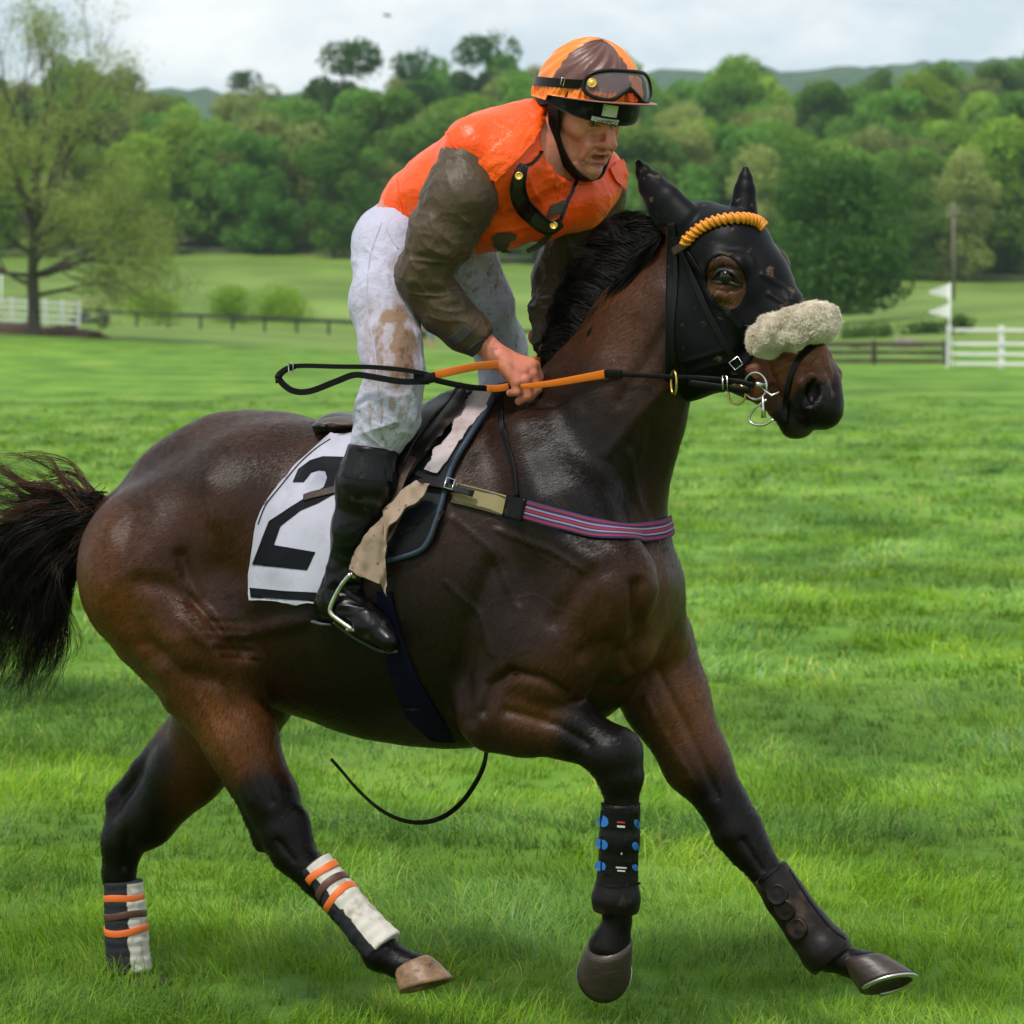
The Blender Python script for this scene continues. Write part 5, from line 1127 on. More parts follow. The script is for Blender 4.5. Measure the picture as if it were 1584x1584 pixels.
# ---------------------------------------------------------------- mane, forelock, tail
M_hair = mat('horse_hair', rough=.45, spec=.16, attr='Col')
def strands(roots, way, nper, seed, m=12, jit=.012, wav=.01):
    """roots: (k,3) guide starts; way: list of (k,3) guide points; hairs follow the guides with their own waver"""
    g = np.random.default_rng(seed); k = len(roots); n = nper; u = g.random(n)*(k-1); i = np.minimum(u.astype(int), k-2); t = (u-i)[:, None]
    G = [roots]+way; pts = []; nc = max(8, n//28); cl = g.integers(0, nc, n); uc = g.random(nc)*(k-1); u = np.clip(uc[cl]+g.normal(0, .10, n), 0, k-1.001); i = np.minimum(u.astype(int), k-2); t = (u-i)[:, None]
    for j, q in enumerate(G): pts.append(q[i]*(1-t)+q[i+1]*t+g.normal(0, jit*(.3+.75*j), (nc, 3))[cl]+g.normal(0, jit*(.8 if j == 0 else .35), (n, 3)))
    pts = np.array(pts); L = np.linspace(0, len(G)-1, m); out = []
    for l in L:
        a = min(int(l), len(G)-2); w = l-a; p0 = pts[max(a-1, 0)]; p1 = pts[a]; p2 = pts[a+1]; p3 = pts[min(a+2, len(G)-1)]
        out.append(.5*(2*p1+(p2-p0)*w+(2*p0-5*p1+4*p2-p3)*w*w+(3*p1-p0-3*p2+p3)*w**3))
    C = np.stack(out, 1); tt = np.linspace(0, 1, m)[None, :, None]; ph = (g.random((nc, 1, 3))*6.28)[cl]+g.normal(0, .35, (n, 1, 3))
    C = C+wav*tt*np.sin(tt*(6+6*g.random((nc, 1, 1)))[cl]+ph); cut = .55+.45*g.random((n, 1, 1))
    s = np.linspace(0, 1, m)[None]*cut[:, :, 0]*(m-1); a = np.minimum(s.astype(int), m-2); w = (s-a)[..., None]
    return np.take_along_axis(C, a[..., None].repeat(3, 2), 1)*(1-w)+np.take_along_axis(C, (a+1)[..., None].repeat(3, 2), 1)*w
def ctab(tab, v): return np.array([H(x, y, vv) for (x, y, *r) in tab for vv in [r[0] if r else v]])
roots = ctab([(1040, 342), (1015, 362), (985, 398), (958, 445), (935, 495), (912, 540), (880, 585), (850, 607)], .005)
w1 = ctab([(1010, 338), (975, 355), (945, 385), (918, 425), (896, 475), (876, 520), (856, 560), (838, 590)], -.01)
w2 = ctab([(985, 335), (945, 345), (910, 385), (884, 430), (868, 480), (850, 525), (838, 565), (826, 596)], -.04)
w3 = ctab([(955, 345), (915, 368), (885, 412), (866, 462), (856, 515), (844, 555), (838, 590), (826, 612)], -.07)
C1 = strands(roots, [w1, w2, w3], 9500, 1, 10, .006, .007)
w2b = ctab([(960, 318), (925, 330), (892, 375), (866, 425), (850, 470), (838, 520), (826, 560), (818, 590)], -.03)
C2 = strands(roots, [w1, w2b], 420, 2, 10, .012, .02)
C3_ = strands(ctab([(1030, 350), (1000, 385), (968, 435), (945, 485), (922, 532)], .03), [ctab([(1010, 372), (975, 418), (945, 468), (922, 515), (898, 555)], .05), ctab([(975, 400), (938, 455), (915, 508), (895, 550), (870, 590)], .05)], 3000, 3, 9, .008, .006)
Ca = np.concatenate([C1, C2, C3_, ]) if False else None
def hcol(n, base, red, fr, seed):
    g = np.random.default_rng(seed); c_ = np.tile(np.array(base), (n, 1))*(.6+.9*g.random((n, 1))); r_ = g.random(n) < fr; c_[r_] = np.array(red)*(.6+.8*g.random((r_.sum(), 1))); return c_
def hair_obj(name, sets, par):
    mx = max(s.shape[1] for s, _, _ in sets); CC = []; RR = []; CO = []
    for s, r, co in sets:
        if s.shape[1] != mx:
            i = np.linspace(0, s.shape[1]-1, mx); a = np.minimum(i.astype(int), s.shape[1]-2); w = (i-a)[None, :, None]; s = s[:, a]*(1-w)+s[:, a+1]*w
        CC.append(s); RR.append(np.full(len(s), r)); CO.append(co)
    return hairs(name, np.concatenate(CC), np.concatenate(RR), M_hair, par, np.concatenate(CO))
mane = hair_obj('mane', [(C1, .0012, hcol(9500, (.003, .0026, .0026), (.03, .015, .01), .06, 1)), (C2, .0008, hcol(420, (.012, .009, .008), (.05, .025, .015), .2, 2)), (C3_, .0012, hcol(3000, (.003, .0026, .0026), (.02, .012, .01), .06, 3))], horse)
def tl(tab): return np.array([H(x, y, v) for x, y, v in tab])
tr_ = tl([(150, 772, .02), (156, 782, .0), (158, 796, .03), (160, 812, .0), (150, 826, .02)])
T1 = [tl([(100, 772, .02), (105, 792, 0), (104, 812, .03), (112, 842, .0), (120, 862, .03)]), tl([(40, 798, .0), (30, 830, .03), (42, 862, .05), (72, 900, .02), (100, 925, .0)]),
      tl([(-40, 850, .0), (-20, 910, .05), (5, 950, .04), (50, 985, .03), (92, 985, .0)]), tl([(-100, 960, 0), (-90, 1040, .05), (-40, 1085, .05), (10, 1100, .03), (62, 1062, .0)])]
T2 = [tl([(100, 762, .02), (100, 775, 0), (96, 780, .03), (96, 800, .0), (95, 820, .03)]), tl([(35, 752, .0), (28, 770, .03), (20, 790, .05), (25, 820, .02), (28, 850, .0)]),
      tl([(-60, 690, .0), (-60, 740, .05), (-70, 790, .04), (-60, 850, .03), (-40, 900, .0)])]
T3 = [tl([(112, 735, .02), (110, 745, 0), (105, 750, .03), (100, 760, .0), (98, 770, .03)]), tl([(60, 705, .0), (50, 715, .03), (40, 725, .05), (25, 735, .02), (20, 750, .0)]), tl([(-10, 690, .0), (-20, 700, .05), (-30, 710, .04), (-60, 740, .03), (-80, 760, .0)])]
t1 = strands(tr_, T1, 5200, 5, 14, .012, .016); t2 = strands(tr_, T2, 900, 6, 12, .011, .03); t3 = strands(tr_, T3, 220, 7, 12, .010, .04); t4 = strands(tr_+0, [T1[0], T1[1], T1[2], T1[3]+np.array([.08, 0, -.06])], 320, 8, 14, .02, .05)
tail = hair_obj('tail', [(t1, .0013, hcol(5200, (.0035, .0026, .0024), (.035, .014, .008), .10, 5)), (t2, .0011, hcol(900, (.012, .007, .006), (.07, .025, .012), .5, 6)), (t3, .0011, hcol(220, (.03, .014, .01), (.10, .04, .02), .6, 7)), (t4, .0011, hcol(320, (.01, .007, .006), (.04, .018, .01), .2, 8))], horse)
# ---------------------------------------------------------------- hood
M_hood = mat('black_lycra', (.0012, .0014, .0022), .48, .14, sheen=.05, noise=[(22, (.085, .055, .030), .62, .70, (1, 1, 1.6))], bump=[(24, .18, .004, (1, 1, .4), 'ridge'), (900, .1, .0005, None, 'n')])
def hood_field(g):
    f = Field((.35, -.36, 1.62), (1.36, .42, 2.42), .0036, HB, HC*np.array([1, 1, 0]))
    head_prims(f, g, True, False); chain(f, [(1062, 425, 0, 66), (1040, 480, 0, 78)], .05, .62, grow=g); return f
f = hood_field(.0065)
f.cone(HD(1050, 470, 0), HD(1062, 560, 0), .105, .10, .04, 'add', DR, .62); chain(f, [(1062, 455, .045, 44), (1030, 500, .06, 52), (1000, 545, .07, 58)], .04, .6, grow=.012); chain(f, [(1040, 480, 0, 78), (1010, 530, 0, 88)], .04, .62, grow=.012)
a, b, c3 = P(1240, 462, 8.4), P(1150, 572, 8.4), P(1240, 462, 9.4)
n_ = nrm(np.cross(b-a, c3-a)); n_ = n_ if n_[0] > 0 else -n_; f.half(a, n_, .004)
a, b, c3 = P(1032, 330, 8.4), P(1027, 610, 8.4), P(1032, 330, 9.4); n_ = nrm(np.cross(b-a, c3-a)); n_ = n_ if n_[0] < 0 else -n_
f2 = hood_field(.0065) if False else None
Xs, Ys, Zs = f.pts((slice(None),)*3); A_ = f.R@(a-f.o); Nn = f.R@n_; earc = f.R@(HD(1020, 300, .06)-f.o)
cutv = (Xs-A_[0])*Nn[0]+(Ys-A_[1])*Nn[1]+(Zs-A_[2])*Nn[2]; cutv = np.where(Zs > earc[2]-.085, -.3, cutv).astype(np.float32); f.d = np.maximum(f.d, cutv)
for px, py, v, rx, rz in ((1123, 436, .10, .048, .070), (1212, 412, -.105, .045, .060)):
    f.ell(HD(px, py, v), (nrm([.93, 0, .3]), nrm([-.3, 0, .93]), [0, 1, 0]), (rx, rz, .10 if v > 0 else .06), .004, 'sub')
V, F = f.mesh(); V = laplace(V, F, 2); pq = proj(V)
V = sculpt(V, F, [([(1190, 455), (1215, 470), (1228, 480)], 4, .003), ([(1180, 425), (1212, 445), (1222, 462)], 4, .003), ([(1040, 590), (1090, 570), (1130, 560)], 5, .003), ([(1060, 560), (1100, 548), (1130, 540)], 4, .002)])
hood = tag(mkmesh('hood', V, F, M_hood), 'stretchy black hood with ears and eye holes over the horse\'s head, spotted with mud', 'hood'); ZS = Surf(V, F)
M_blk = mat('black_leather', (.0018, .0016, .0016), .36, .2, noise=[(30, (.06, .045, .03), .62, .75, None)], bump=[(120, .3, .001, None, 'n')])
M_brn = mat('brown_leather', (.040, .020, .013), .38, .5, noise=[(30, (.09, .055, .035), .55, .75, None)], bump=[(60, .3, .002, None, 'n')])
M_brass = mat('brass', (.62, .40, .10), .3, metal=1)
mb = MB(); surf_strap(mb, ZS, [(1118, 302), (1135, 340), (1158, 385), (1180, 420), (1200, 455)], 40, .003, .002, 0, 2); mb.build('seam', M_hood, hood)
mb = MB(); ring = []
for k in range(41):
    t = 2*math.pi*k/40; h_ = ZS.hit(1123+32*math.cos(t)+4*math.sin(t), 436+44*math.sin(t))
    if h_: ring.append(h_[0]+h_[1]*.0)
MB().tube(np.array(ring[:40]), .0018, 6, True).build('eye_binding', M_hood, hood)
# skin of the open eye
M_lid = mat('eyelid', (.012, .010, .010), .4)
for dy, c4 in ((-9, -1), (10, 1)):
    mb = MB(); pts = [(1101, 432), (1112, 428+dy), (1126, 427+dy), (1140, 432+dy*.8), (1149, 441)]; q = []
    for x, y in spline(pts, 18): h_ = HS.hit(x, y); q.append(h_[0]+h_[1]*.003 if h_ else P(x, y, 8.4))
    mb.tube(q, [.002+.0045*math.sin(math.pi*i/17) for i in range(18)], 8).build('eyelid', M_lid, horse)
# ---------------------------------------------------------------- bridle
bridle = empty('bridle', HD(1100, 440, .1), 'black leather bridle with orange braided browband, silver bit and cream sheepskin noseband', 'bridle')
def strap(name, surf, pts, w, th, m, par, n=30, off=.003, sm=3): mb = MB(); r = surf_strap(mb, surf, pts, n, w, th, off, sm); mb.build(name, m, par); return r
p, q = surf_path(ZS, [(1061, 376), (1085, 355), (1115, 343), (1150, 341), (1170, 346), (1178, 354)], 60, .008)
for _ in range(3): p[1:-1] = (p[:-2]+2*p[1:-1]+p[2:])/4
M_braid = mat('orange_braid', (.72, .26, .012), .5, noise=[(60, .45, .5, .72, None)], bump=[(300, .4, .001, None, 'n')])
bb = MB().tube(p, .0115, 12).build('browband', M_braid, bridle)
for s_ in (0, math.pi):
    pts = []; up = None
    for i in range(240):
        u = i/239*59; a = min(int(u), 58); w = u-a; c_ = p[a]*(1-w)+p[a+1]*w; n0 = nrm(q[a]); t_ = nrm(p[a+1]-p[a]); sd2 = np.cross(t_, n0); an = i*.26+s_; pts.append(c_+(n0*math.cos(an)+sd2*math.sin(an))*.0125)
    MB().tube(pts, .0042, 6).build('braid', M_braid, bb)
strap('browband_tab', ZS, [(1042, 390), (1052, 384), (1064, 378)], .020, .005, M_brn, bridle, 8, .006)
strap('cheekpiece', ZS, [(1050, 375), (1062, 405), (1080, 445), (1100, 490), (1118, 525), (1138, 560), (1150, 580)], .017, .005, M_blk, bridle, 40, .006)
strap('noseband_strap', ZS, [(1062, 388), (1090, 430), (1120, 475), (1150, 508)], .014, .004, M_blk, bridle, 30, .003)
strap('throat_latch', ZS, [(1040, 365), (1046, 400), (1045, 450), (1040, 500), (1041, 550), (1048, 582)], .013, .004, M_blk, bridle, 30, .004)
strap('crown_strap', ZS, [(1040, 345), (1043, 365), (1050, 382)], .018, .004, M_blk, bridle, 12, .004)
strap('lower_noseband', HS, [(1272, 530), (1258, 536), (1240, 552), (1228, 572), (1220, 600), (1216, 630), (1216, 655)], .016, .005, M_blk, bridle, 30, .004)
strap('bit_strap', HS, [(1146, 572), (1158, 584), (1166, 592)], .020, .006, M_blk, bridle, 8, .006)
h_ = ZS.hit(1137, 560); x_ = nrm(P(1146, 572, 8.4)-P(1128, 548, 8.4)); buckle(h_[0]+h_[1]*.012, x_, np.cross(h_[1], x_), .012, .013, .002, M_silver, bridle)
bc = HD(1169, 597, .072)
def ringo(c_, ax, r, rr, m, nm, par, sx=1.0, a0=0, a1=2*math.pi):
    ax = nrm(ax); a = nrm(np.cross(ax, [0, 0, 1])); b = np.cross(ax, a); full = abs(a1-a0-2*math.pi) < 1e-3; n = 32
    return MB().tube([np.array(c_)+(a*math.cos(t)*sx+b*math.sin(t))*r for t in np.linspace(a0, a1, n, endpoint=not full)], rr, 8, full).build(nm, m, par)
ringo(bc, DR, .034, .0035, M_silver, 'bit_ring', bridle); MB().tube([bc+[0, 0, .004], HD(1195, 594, .03), HD(1200, 596, 0)], .007, 8).build('mouthpiece', M_silver, bridle)
MB().tube([HD(1178, 600, .085), HD(1194, 612, .08), HD(1206, 606, .072)], .0035, 8).build('bit_hook', M_silver, bridle)
MB().tube([HD(1180, 612, .08), HD(1181, 634, .08), HD(1181, 646, .078)], [.0035, .0045, .007], 8).build('bit_shank', M_silver, bridle)
MB().tube([HD(x, y, .075) for x, y in spline([(1186, 618), (1168, 632), (1159, 648), (1166, 656), (1182, 657), (1197, 649)], 24)], .0035, 8).build('curb_ring', M_silver, bridle)
ringo(HD(1140, 610, .07), DR, .026, .003, M_brass, 'rein_ring', bridle, 1.0)
# sheepskin
ax_ = [HD(1184, 524, .088), HD(1205, 514, .086), HD(1232, 505, .078), HD(1255, 499, .052), HD(1268, 497, .012), HD(1272, 500, -.04)]
f = Field((.7, -.3, 1.7), (1.5, .4, 2.25), .004, HB, HC*np.array([1, 1, 0]))
for a, b, ra, rb in zip(ax_[:-1], ax_[1:], (.043, .046, .046, .045, .043), (.046, .046, .045, .043, .040)): f.cone(a, b, ra, rb, .01)
V, F = f.mesh(); V = laplace(V, F, 2); N = vnormals(V, F); V = V+N*(fbm(V*38, 2, 5)*.0075)[:, None]
c_ = np.clip(fbm(V*28, 3, 6)*1.6, 0, 1); cc = tint(np.tile([1.0, .84, .62], (len(V), 1)), c_*.5, (.50, .36, .24))
M_wool = mat('sheepskin_wool', rough=.9, attr='Col', spec=.2, sheen=.3, bump=[(170, .6, .003, None, 'n')]); nbd = mkmesh('sheepskin', V, F, M_wool, bridle, True, {'Col': cc})
gi = np.random.default_rng(3); i = gi.integers(0, len(V), 30000); N = vnormals(V, F); d0 = nrm([.3, 0, -1]); L = .003+.007*gi.random((30000, 1)); cr_ = []
dirn = N[i]+gi.normal(0, .35, (30000, 3)); dirn /= np.linalg.norm(dirn, axis=1)[:, None]; cl = np.cross(dirn, gi.normal(size=(30000, 3))); cl = cl*.8+.7*fbm(V[i]*60, 1, 8)[:, None]*gi.normal(size=(1, 3))
for j in range(5): t = j/4; cr_.append(V[i]+dirn*L*t+cl*L*.7*math.sin(t*4.2))
hc_ = np.tile([1.0, .86, .66], (30000, 1))*(.7+.45*gi.random((30000, 1))); dk = np.clip(fbm(V[i]*26, 3, 6)*1.5, 0, 1)[:, None]; hc_ = hc_*(1-.5*dk)+np.array([.5, .38, .25])*.5*dk; sp = gi.random(30000) < .012; hc_[sp] = [.2, .14, .08]
hairs('wool', np.stack(cr_, 1), np.full(30000, .0008), mat('wool_curls', rough=.8, attr='Col', sheen=.1, sss=.3), nbd, hc_)
# ---------------------------------------------------------------- saddle cloth with number
def puck(a, sc, sd): return lambda p_: np.clip(a*noise3(np.c_[p_[:, 0]*sc, p_[:, 1]*sc*.5, p_[:, 0]*0], sd)+a*.5, 0, .02)
M_ncl = mat('white_number_cloth', (.42, .41, .50), .7, noise=[(14, .80, .5, .75, None), (45, (.3, .24, .18), .67, .74, None)], bump=[(22, .3, .006, (1, 1, .5), 'ridge'), (900, .1, .0005, None, 'n')])
M_nblk = mat('black_print', (.003, .0035, .006), .6, .14, bump=[(22, .3, .005, (1, 1, .5), 'ridge')])
outl = [(514, 673), (488, 691), (462, 714), (432, 750), (409, 777), (396, 809), (390, 855), (385, 888), (386, 908), (388, 928), (440, 931), (488, 934), (546, 936), (560, 900), (575, 850), (600, 790), (625, 730), (650, 668), (590, 664)]
pk = puck(.006, .03, 5)
cloth = tag(patch(HS, outl, 7, .006, .004, 'number_cloth', M_ncl, None, 10, sag=pk), 'white saddle cloth with a large black number 2 and black hem on the horse\'s flank', 'saddle cloth')
me = cloth.data; cV = np.array([v.co for v in me.vertices]); cF = [list(p_.vertices) for p_ in me.polygons]; CS = Surf(cV, cF)
patch(CS, [(453, 746), (461, 726), (480, 712), (500, 706), (531, 707), (548, 716), (553, 735), (545, 752), (521, 762), (493, 778), (465, 790), (434, 814), (424, 843), (488, 854), (475, 882), (390, 873), (416, 806), (472, 770), (501, 754), (506, 739), (503, 729), (493, 728), (482, 731), (470, 746)], 5, .0008, .0012, 'number', M_nblk, cloth, 1)
patch(CS, [(386, 909), (440, 914), (500, 917), (560, 920), (560, 932), (488, 930), (440, 927), (388, 924)], 5, .0008, .0012, 'hem', M_nblk, cloth, 1)
mb = MB(); surf_strap(mb, CS, [(511, 679), (487, 695), (461, 719), (433, 753), (411, 781), (399, 811)], 40, .003, .0015, .0005, 1); mb.build('piping', M_nblk, cloth)
# ---------------------------------------------------------------- saddle
saddle = empty('saddle', H(640, 680, 0), 'small dark brown leather racing saddle with black flap under the rider', 'saddle')
M_sadd = mat('saddle_leather', (.007, .004, .003), .3, .3, noise=[(16, (.06, .04, .03), .55, .75, None)], bump=[(50, .25, .002, None, 'n')])
M_seat = mat('saddle_seat', (.060, .036, .028), .5, bump=[(90, .25, .001, None, 'n')])
f = Field((-.45, -.3, 1.45), (.45, .32, 2.0), .0045, HB, HC*np.array([1, 1, 0]))
chain(f, [(528, 662, 0, 24), (600, 672, 0, 24), (670, 650, 0, 26), (722, 622, 0, 20)], .03, 2.2); chain(f, [(524, 660, 0, 22), (545, 664, 0, 20)], .01, 3.4); chain(f, [(722, 620, 0, 15), (733, 616, 0, 11)], .01, 2.6)
V, F = f.mesh(); mkmesh('tree', laplace(V, F, 2), F, M_sadd, saddle)
cc3 = H(524, 655, .06); f = Field(cc3-.14, cc3+.14, .004); f.ell(cc3, (HF, HR, [0, 0, 1]), (.050, .10, .018), .01); f.ell(cc3+HF*.05, (HF, HR, [0, 0, 1]), (.07, .085, .014), .02); V, F = f.mesh(); can = mkmesh('cantle', V, F, M_seat, saddle)
MB().tube([cc3+HF*(-.052*math.cos(t))+HR*.102*math.sin(t)-np.array([0, 0, .006]) for t in np.linspace(-1.9, 1.9, 30)], .0065, 8).build('rim', M_blk, can)
TT = Surf(*(lambda o: (np.array([v.co for v in o.data.vertices]), [list(p_.vertices) for p_ in o.data.polygons]))(cloth)) if False else None
# pad under the saddle
M_pad = mat('charcoal_pad', (.005, .006, .008), .55, .2, noise=[(14, .6, .5, .7, None)], bump=[(200, .2, .001, None, 'n')]); M_navy = mat('navy_binding', (.014, .028, .055), .6, bump=[(300, .3, .001, None, 'n')])
pad = tag(patch(HS, [(770, 616), (750, 650), (722, 690), (700, 728), (690, 765), (676, 812), (664, 842), (648, 856), (600, 870), (570, 868), (575, 780), (610, 700), (660, 650), (720, 612)], 7, .009, .009, 'saddle_pad', M_pad, None, 8), 'dark quilted saddle pad with navy blue binding in front of the rider\'s boot', 'saddle pad')
mb = MB(); p, q = surf_path(HS, [(768, 618), (750, 650), (723, 690), (701, 728), (691, 765), (677, 812), (665, 840), (648, 855), (600, 869)], 60, .016)
for _ in range(4): p[1:-1] = (p[:-2]+2*p[1:-1]+p[2:])/4
mb.tube(p, .0085, 8); mb.build('binding', M_navy, pad)
patch(HS, [(690, 790), (676, 832), (655, 850), (606, 862), (612, 826), (640, 812)], 6, .019, .003, 'pocket', M_blk, pad, 3)
# chamois cloth
M_cham = mat('pale_chamois', (.44, .37, .38), .85, noise=[(10, (.26, .19, .16), .5, .72, None), (50, (.10, .055, .035), .62, .7, None)], bump=[(30, .35, .005, None, 'ridge'), (500, .2, .0006, None, 'n')])
M_cham2 = mat('tan_chamois', (.30, .215, .155), .85, noise=[(12, (.18, .115, .075), .5, .72, None), (60, (.08, .045, .03), .64, .7, None)], bump=[(34, .5, .006, (1, 1, .4), 'ridge')])
cs_ = empty('chamois_cloth', H(700, 700, .3), 'pale pinkish chamois cloth tucked under the saddle, its tan end folded round the boot', 'cloth')
patch(HS, [(734, 609), (752, 603), (773, 606), (751, 642), (721, 678), (698, 714), (682, 738), (662, 731), (672, 704), (695, 675), (715, 635)], 5, .022, .004, 'upper_end', M_cham, cs_, 4, sag=puck(.006, .03, 7))
BT2 = H(578, 860, .40)[1]
lowp = [(643, 745), (668, 752), (655, 770), (629, 790), (610, 816), (597, 839), (592, 862), (596, 890), (600, 924), (588, 903), (565, 893), (541, 880), (545, 862), (551, 849), (577, 816), (603, 783), (623, 757)]
fallf = lambda x, y: H(x, y, .40)[1]
patch(None, lowp, 4, 0, .004, 'lower_end', M_cham2, cs_, 3, fall=lambda x, y: H(x, y, .33+.075*min(1, max(0, (y-745)/90))-.03*math.exp(-((x-596)/9)**2))[1], sag=puck(.012, .09, 9))
patch(None, [(541, 880), (565, 893), (588, 903), (589, 897), (566, 887), (543, 873)], 3, .003, .003, 'hem', M_cham2, cs_, 0, fall=lambda x, y: H(x, y, .408)[1])
# flap
patch(HS, [(728, 606), (733, 620), (714, 650), (690, 682), (664, 712), (640, 744), (620, 776), (600, 800), (580, 800), (585, 760), (604, 715), (622, 680), (648, 645), (685, 616)], 6, .030, .006, 'flap', M_sadd, saddle, 8, sag=puck(.006, .03, 11))
strap('flap_edge', HS, [(733, 612), (716, 646), (690, 680), (664, 711), (640, 742), (620, 774), (602, 798)], .008, .010, M_brn, saddle, 50, .036, 5)
strap('flap_welt', HS, [(722, 612), (700, 640), (672, 668), (648, 700), (628, 740), (612, 775)], .010, .008, M_sadd, saddle, 50, .040, 5)
strap('billet', HS, [(650, 720), (636, 745), (624, 775), (612, 810)], .022, .004, M_brn, saddle, 16, .045, 3)
# stirrup
M_iron = mat('stirrup_iron', (.60, .58, .52), .28, metal=1, noise=[(60, .45, .5, .75, None)])
sv = .40; pts = spline([(543, 888), (530, 903), (518, 924), (511, 942), (514, 951), (528, 962), (545, 974)], 30)
st = MB().tube([H(x, y, sv) for x, y in pts], .0068, 10).build('stirrup', M_iron, saddle)
MB().tube([H(x, y, v) for x, y, v in ((543, 888, .40), (552, 896, .36), (566, 905, .30), (585, 930, .27), (584, 955, .27), (572, 968, .27))], .0065, 10).build('far_arm', M_iron, st)
MB().ribbon([H(545, 974, sv), H(556, 974, .33), H(570, 970, .27)], [HF]*3, .035, .008).build('tread', M_iron, st)
MB().ribbon([H(628, 770, .34), H(600, 830, .38), H(548, 888, .395)], [HF]*3, .022, .004).build('stirrup_leather', M_brn, saddle)
strap('surcingle_end', CS, [(471, 771), (485, 766), (500, 763), (524, 757)], .020, .005, M_brn, saddle, 12, .004)
# ---------------------------------------------------------------- breast girth, neck strap, girth
bg = empty('breast_girth', H(880, 800, .3), 'striped blue, red and white webbing breast strap with olive pad across the horse\'s chest', 'breast strap')
M_web = mat('blue_webbing', (.016, .014, .085), .75, bump=[(420, .5, .001, None, 'n')]); M_red = mat('red_stripe', (.19, .012, .024), .75, bump=[(420, .5, .001, None, 'n')]); M_lil = mat('white_stripe', (.22, .17, .30), .75, bump=[(420, .5, .001, None, 'n')])
ctr = [(806, 786), (830, 793), (870, 805), (920, 818), (975, 825), (1010, 822), (1027, 818), (1036, 812)]
mb = MB(); p, q = surf_strap(mb, HS, ctr, 60, .051, .003, .008, 5); web = mb.build('webbing', M_web, bg)
sds = np.array([nrm(np.cross(nrm(p[min(i+1, len(p)-1)]-p[max(i-1, 0)]), q[i])) for i in range(len(p))]); up_ = 1 if sds[10][2] > 0 else -1
for off, m_, w_ in ((.0185, M_red, .006), (.0075, M_lil, .0042), (0, M_red, .007), (-.0075, M_lil, .0042), (-.0185, M_red, .006)):
    MB().ribbon(p+sds*off*up_+q*.0022, sds, w_, .0014).build('stripe', m_, web)
M_oliv = mat('olive_pad', (.20, .165, .065), .7, noise=[(20, .75, .5, .75, None)], bump=[(300, .3, .001, None, 'n')])
strap('pad', HS, [(704, 764), (730, 770), (760, 778), (792, 785)], .053, .010, M_oliv, bg, 16, .008)
for o_ in (-.022, .022):
    p2, q2 = surf_path(HS, [(706, 764), (730, 770), (760, 778), (788, 785)], 16, .015); s2 = np.array([nrm(np.cross(nrm(p2[min(i+1, 15)]-p2[max(i-1, 0)]), q2[i])) for i in range(16)]); MB().ribbon(p2+s2*o_, s2, .003, .002).build('stitching', M_brn, bg)
strap('end_tab', HS, [(786, 784), (800, 786), (815, 790)], .057, .008, M_blk, bg, 8, .012)
strap('buckle_strap', HS, [(652, 752), (675, 755), (700, 760), (735, 770)], .017, .006, M_blk, bg, 16, .034)
strap('buckle_strap', HS, [(642, 733), (665, 744), (690, 756), (706, 764)], .015, .005, M_blk, bg, 16, .026)
h_ = HS.hit(703, 757); x_ = nrm(P(720, 762, 8)-P(700, 756, 8)); buckle(h_[0]+h_[1]*.042, x_, np.cross(h_[1], x_), .011, .014, .0022, M_silver, bg)
strap('neck_strap', HS, [(778, 600), (774, 625), (778, 655), (786, 690), (796, 725), (801, 770)], .013, .004, M_blk, bg, 40, .006, 4)
girth = empty('girth', H(640, 1050, .3), 'dark navy girth band round the horse\'s belly behind the boot', 'girth')
M_girth = mat('navy_girth', (.002, .0025, .012), .7, .1, bump=[(200, .3, .001, None, 'n')])
patch(HS, [(584, 915), (606, 915), (622, 985), (650, 1055), (680, 1105), (705, 1146), (668, 1143), (630, 1108), (606, 1050), (592, 985)], 6, .004, .005, 'band', M_girth, girth, 3)
for px, py in ((612, 1047), (640, 1092)): strap('keeper', HS, [(px-12, py), (px+12, py+2)], .006, .004, M_blk, girth, 5, .011, 0)
ls = tag(MB().ribbon([H(x, y, .06+.04*math.sin(x*.02)) for x, y in spline([(753, 1160), (748, 1185), (735, 1212), (715, 1240), (688, 1262), (655, 1272), (620, 1268), (585, 1250), (552, 1220), (528, 1192), (512, 1174)], 60)], [HR*.6+np.array([0, 0, .8])]*60, .014, .004).build('loose_strap', M_blk), 'thin black strap end hanging in a curve below the horse\'s belly', 'strap')
# ---------------------------------------------------------------- reins
M_rub = mat('orange_rubber_grip', (.82, .19, .006), .5, bump=[(260, .6, .0015, (1, .3, .3), 'wave')]); M_rein = mat('black_rein_web', (.003, .0028, .003), .55, .15, bump=[(400, .4, .001, None, 'n')])
reins = empty('reins', H(700, 585, .35), 'black reins with orange rubber grips held in the rider\'s hands, looping back past his knee', 'reins')
def rein(name, tab, w, m, n=40, th=.005, sd=(0, 0, 1)):
    T_ = np.array([H(x, y, v) for x, y, v in tab]); c_ = spline(T_, n); return MB().ribbon(c_, [nrm(np.array(sd, float))]*n, w, th).build(name, m, reins)
rein('rein_loop', [(664, 580, .385), (630, 573, .42), (577, 568, .43), (520, 567, .42), (462, 566, .41), (440, 572, .40), (429, 582, .40), (428, 592, .405)], .012, M_rein)
rein('rein_loop', [(664, 590, .385), (620, 590, .42), (577, 583, .43), (548, 580, .42), (520, 590, .41), (480, 605, .41), (455, 605, .42), (438, 594, .42), (432, 583, .42), (440, 573, .415), (456, 566, .41)], .016, M_rein, 60)
rein('rein_joint', [(640, 585, .40), (658, 586, .39), (674, 583, .38)], .026, M_rein, 8, .009)
rein('grip', [(671, 581, .37), (700, 574, .33), (735, 567, .26), (765, 564, .19), (785, 564, .14)], .021, M_rub)
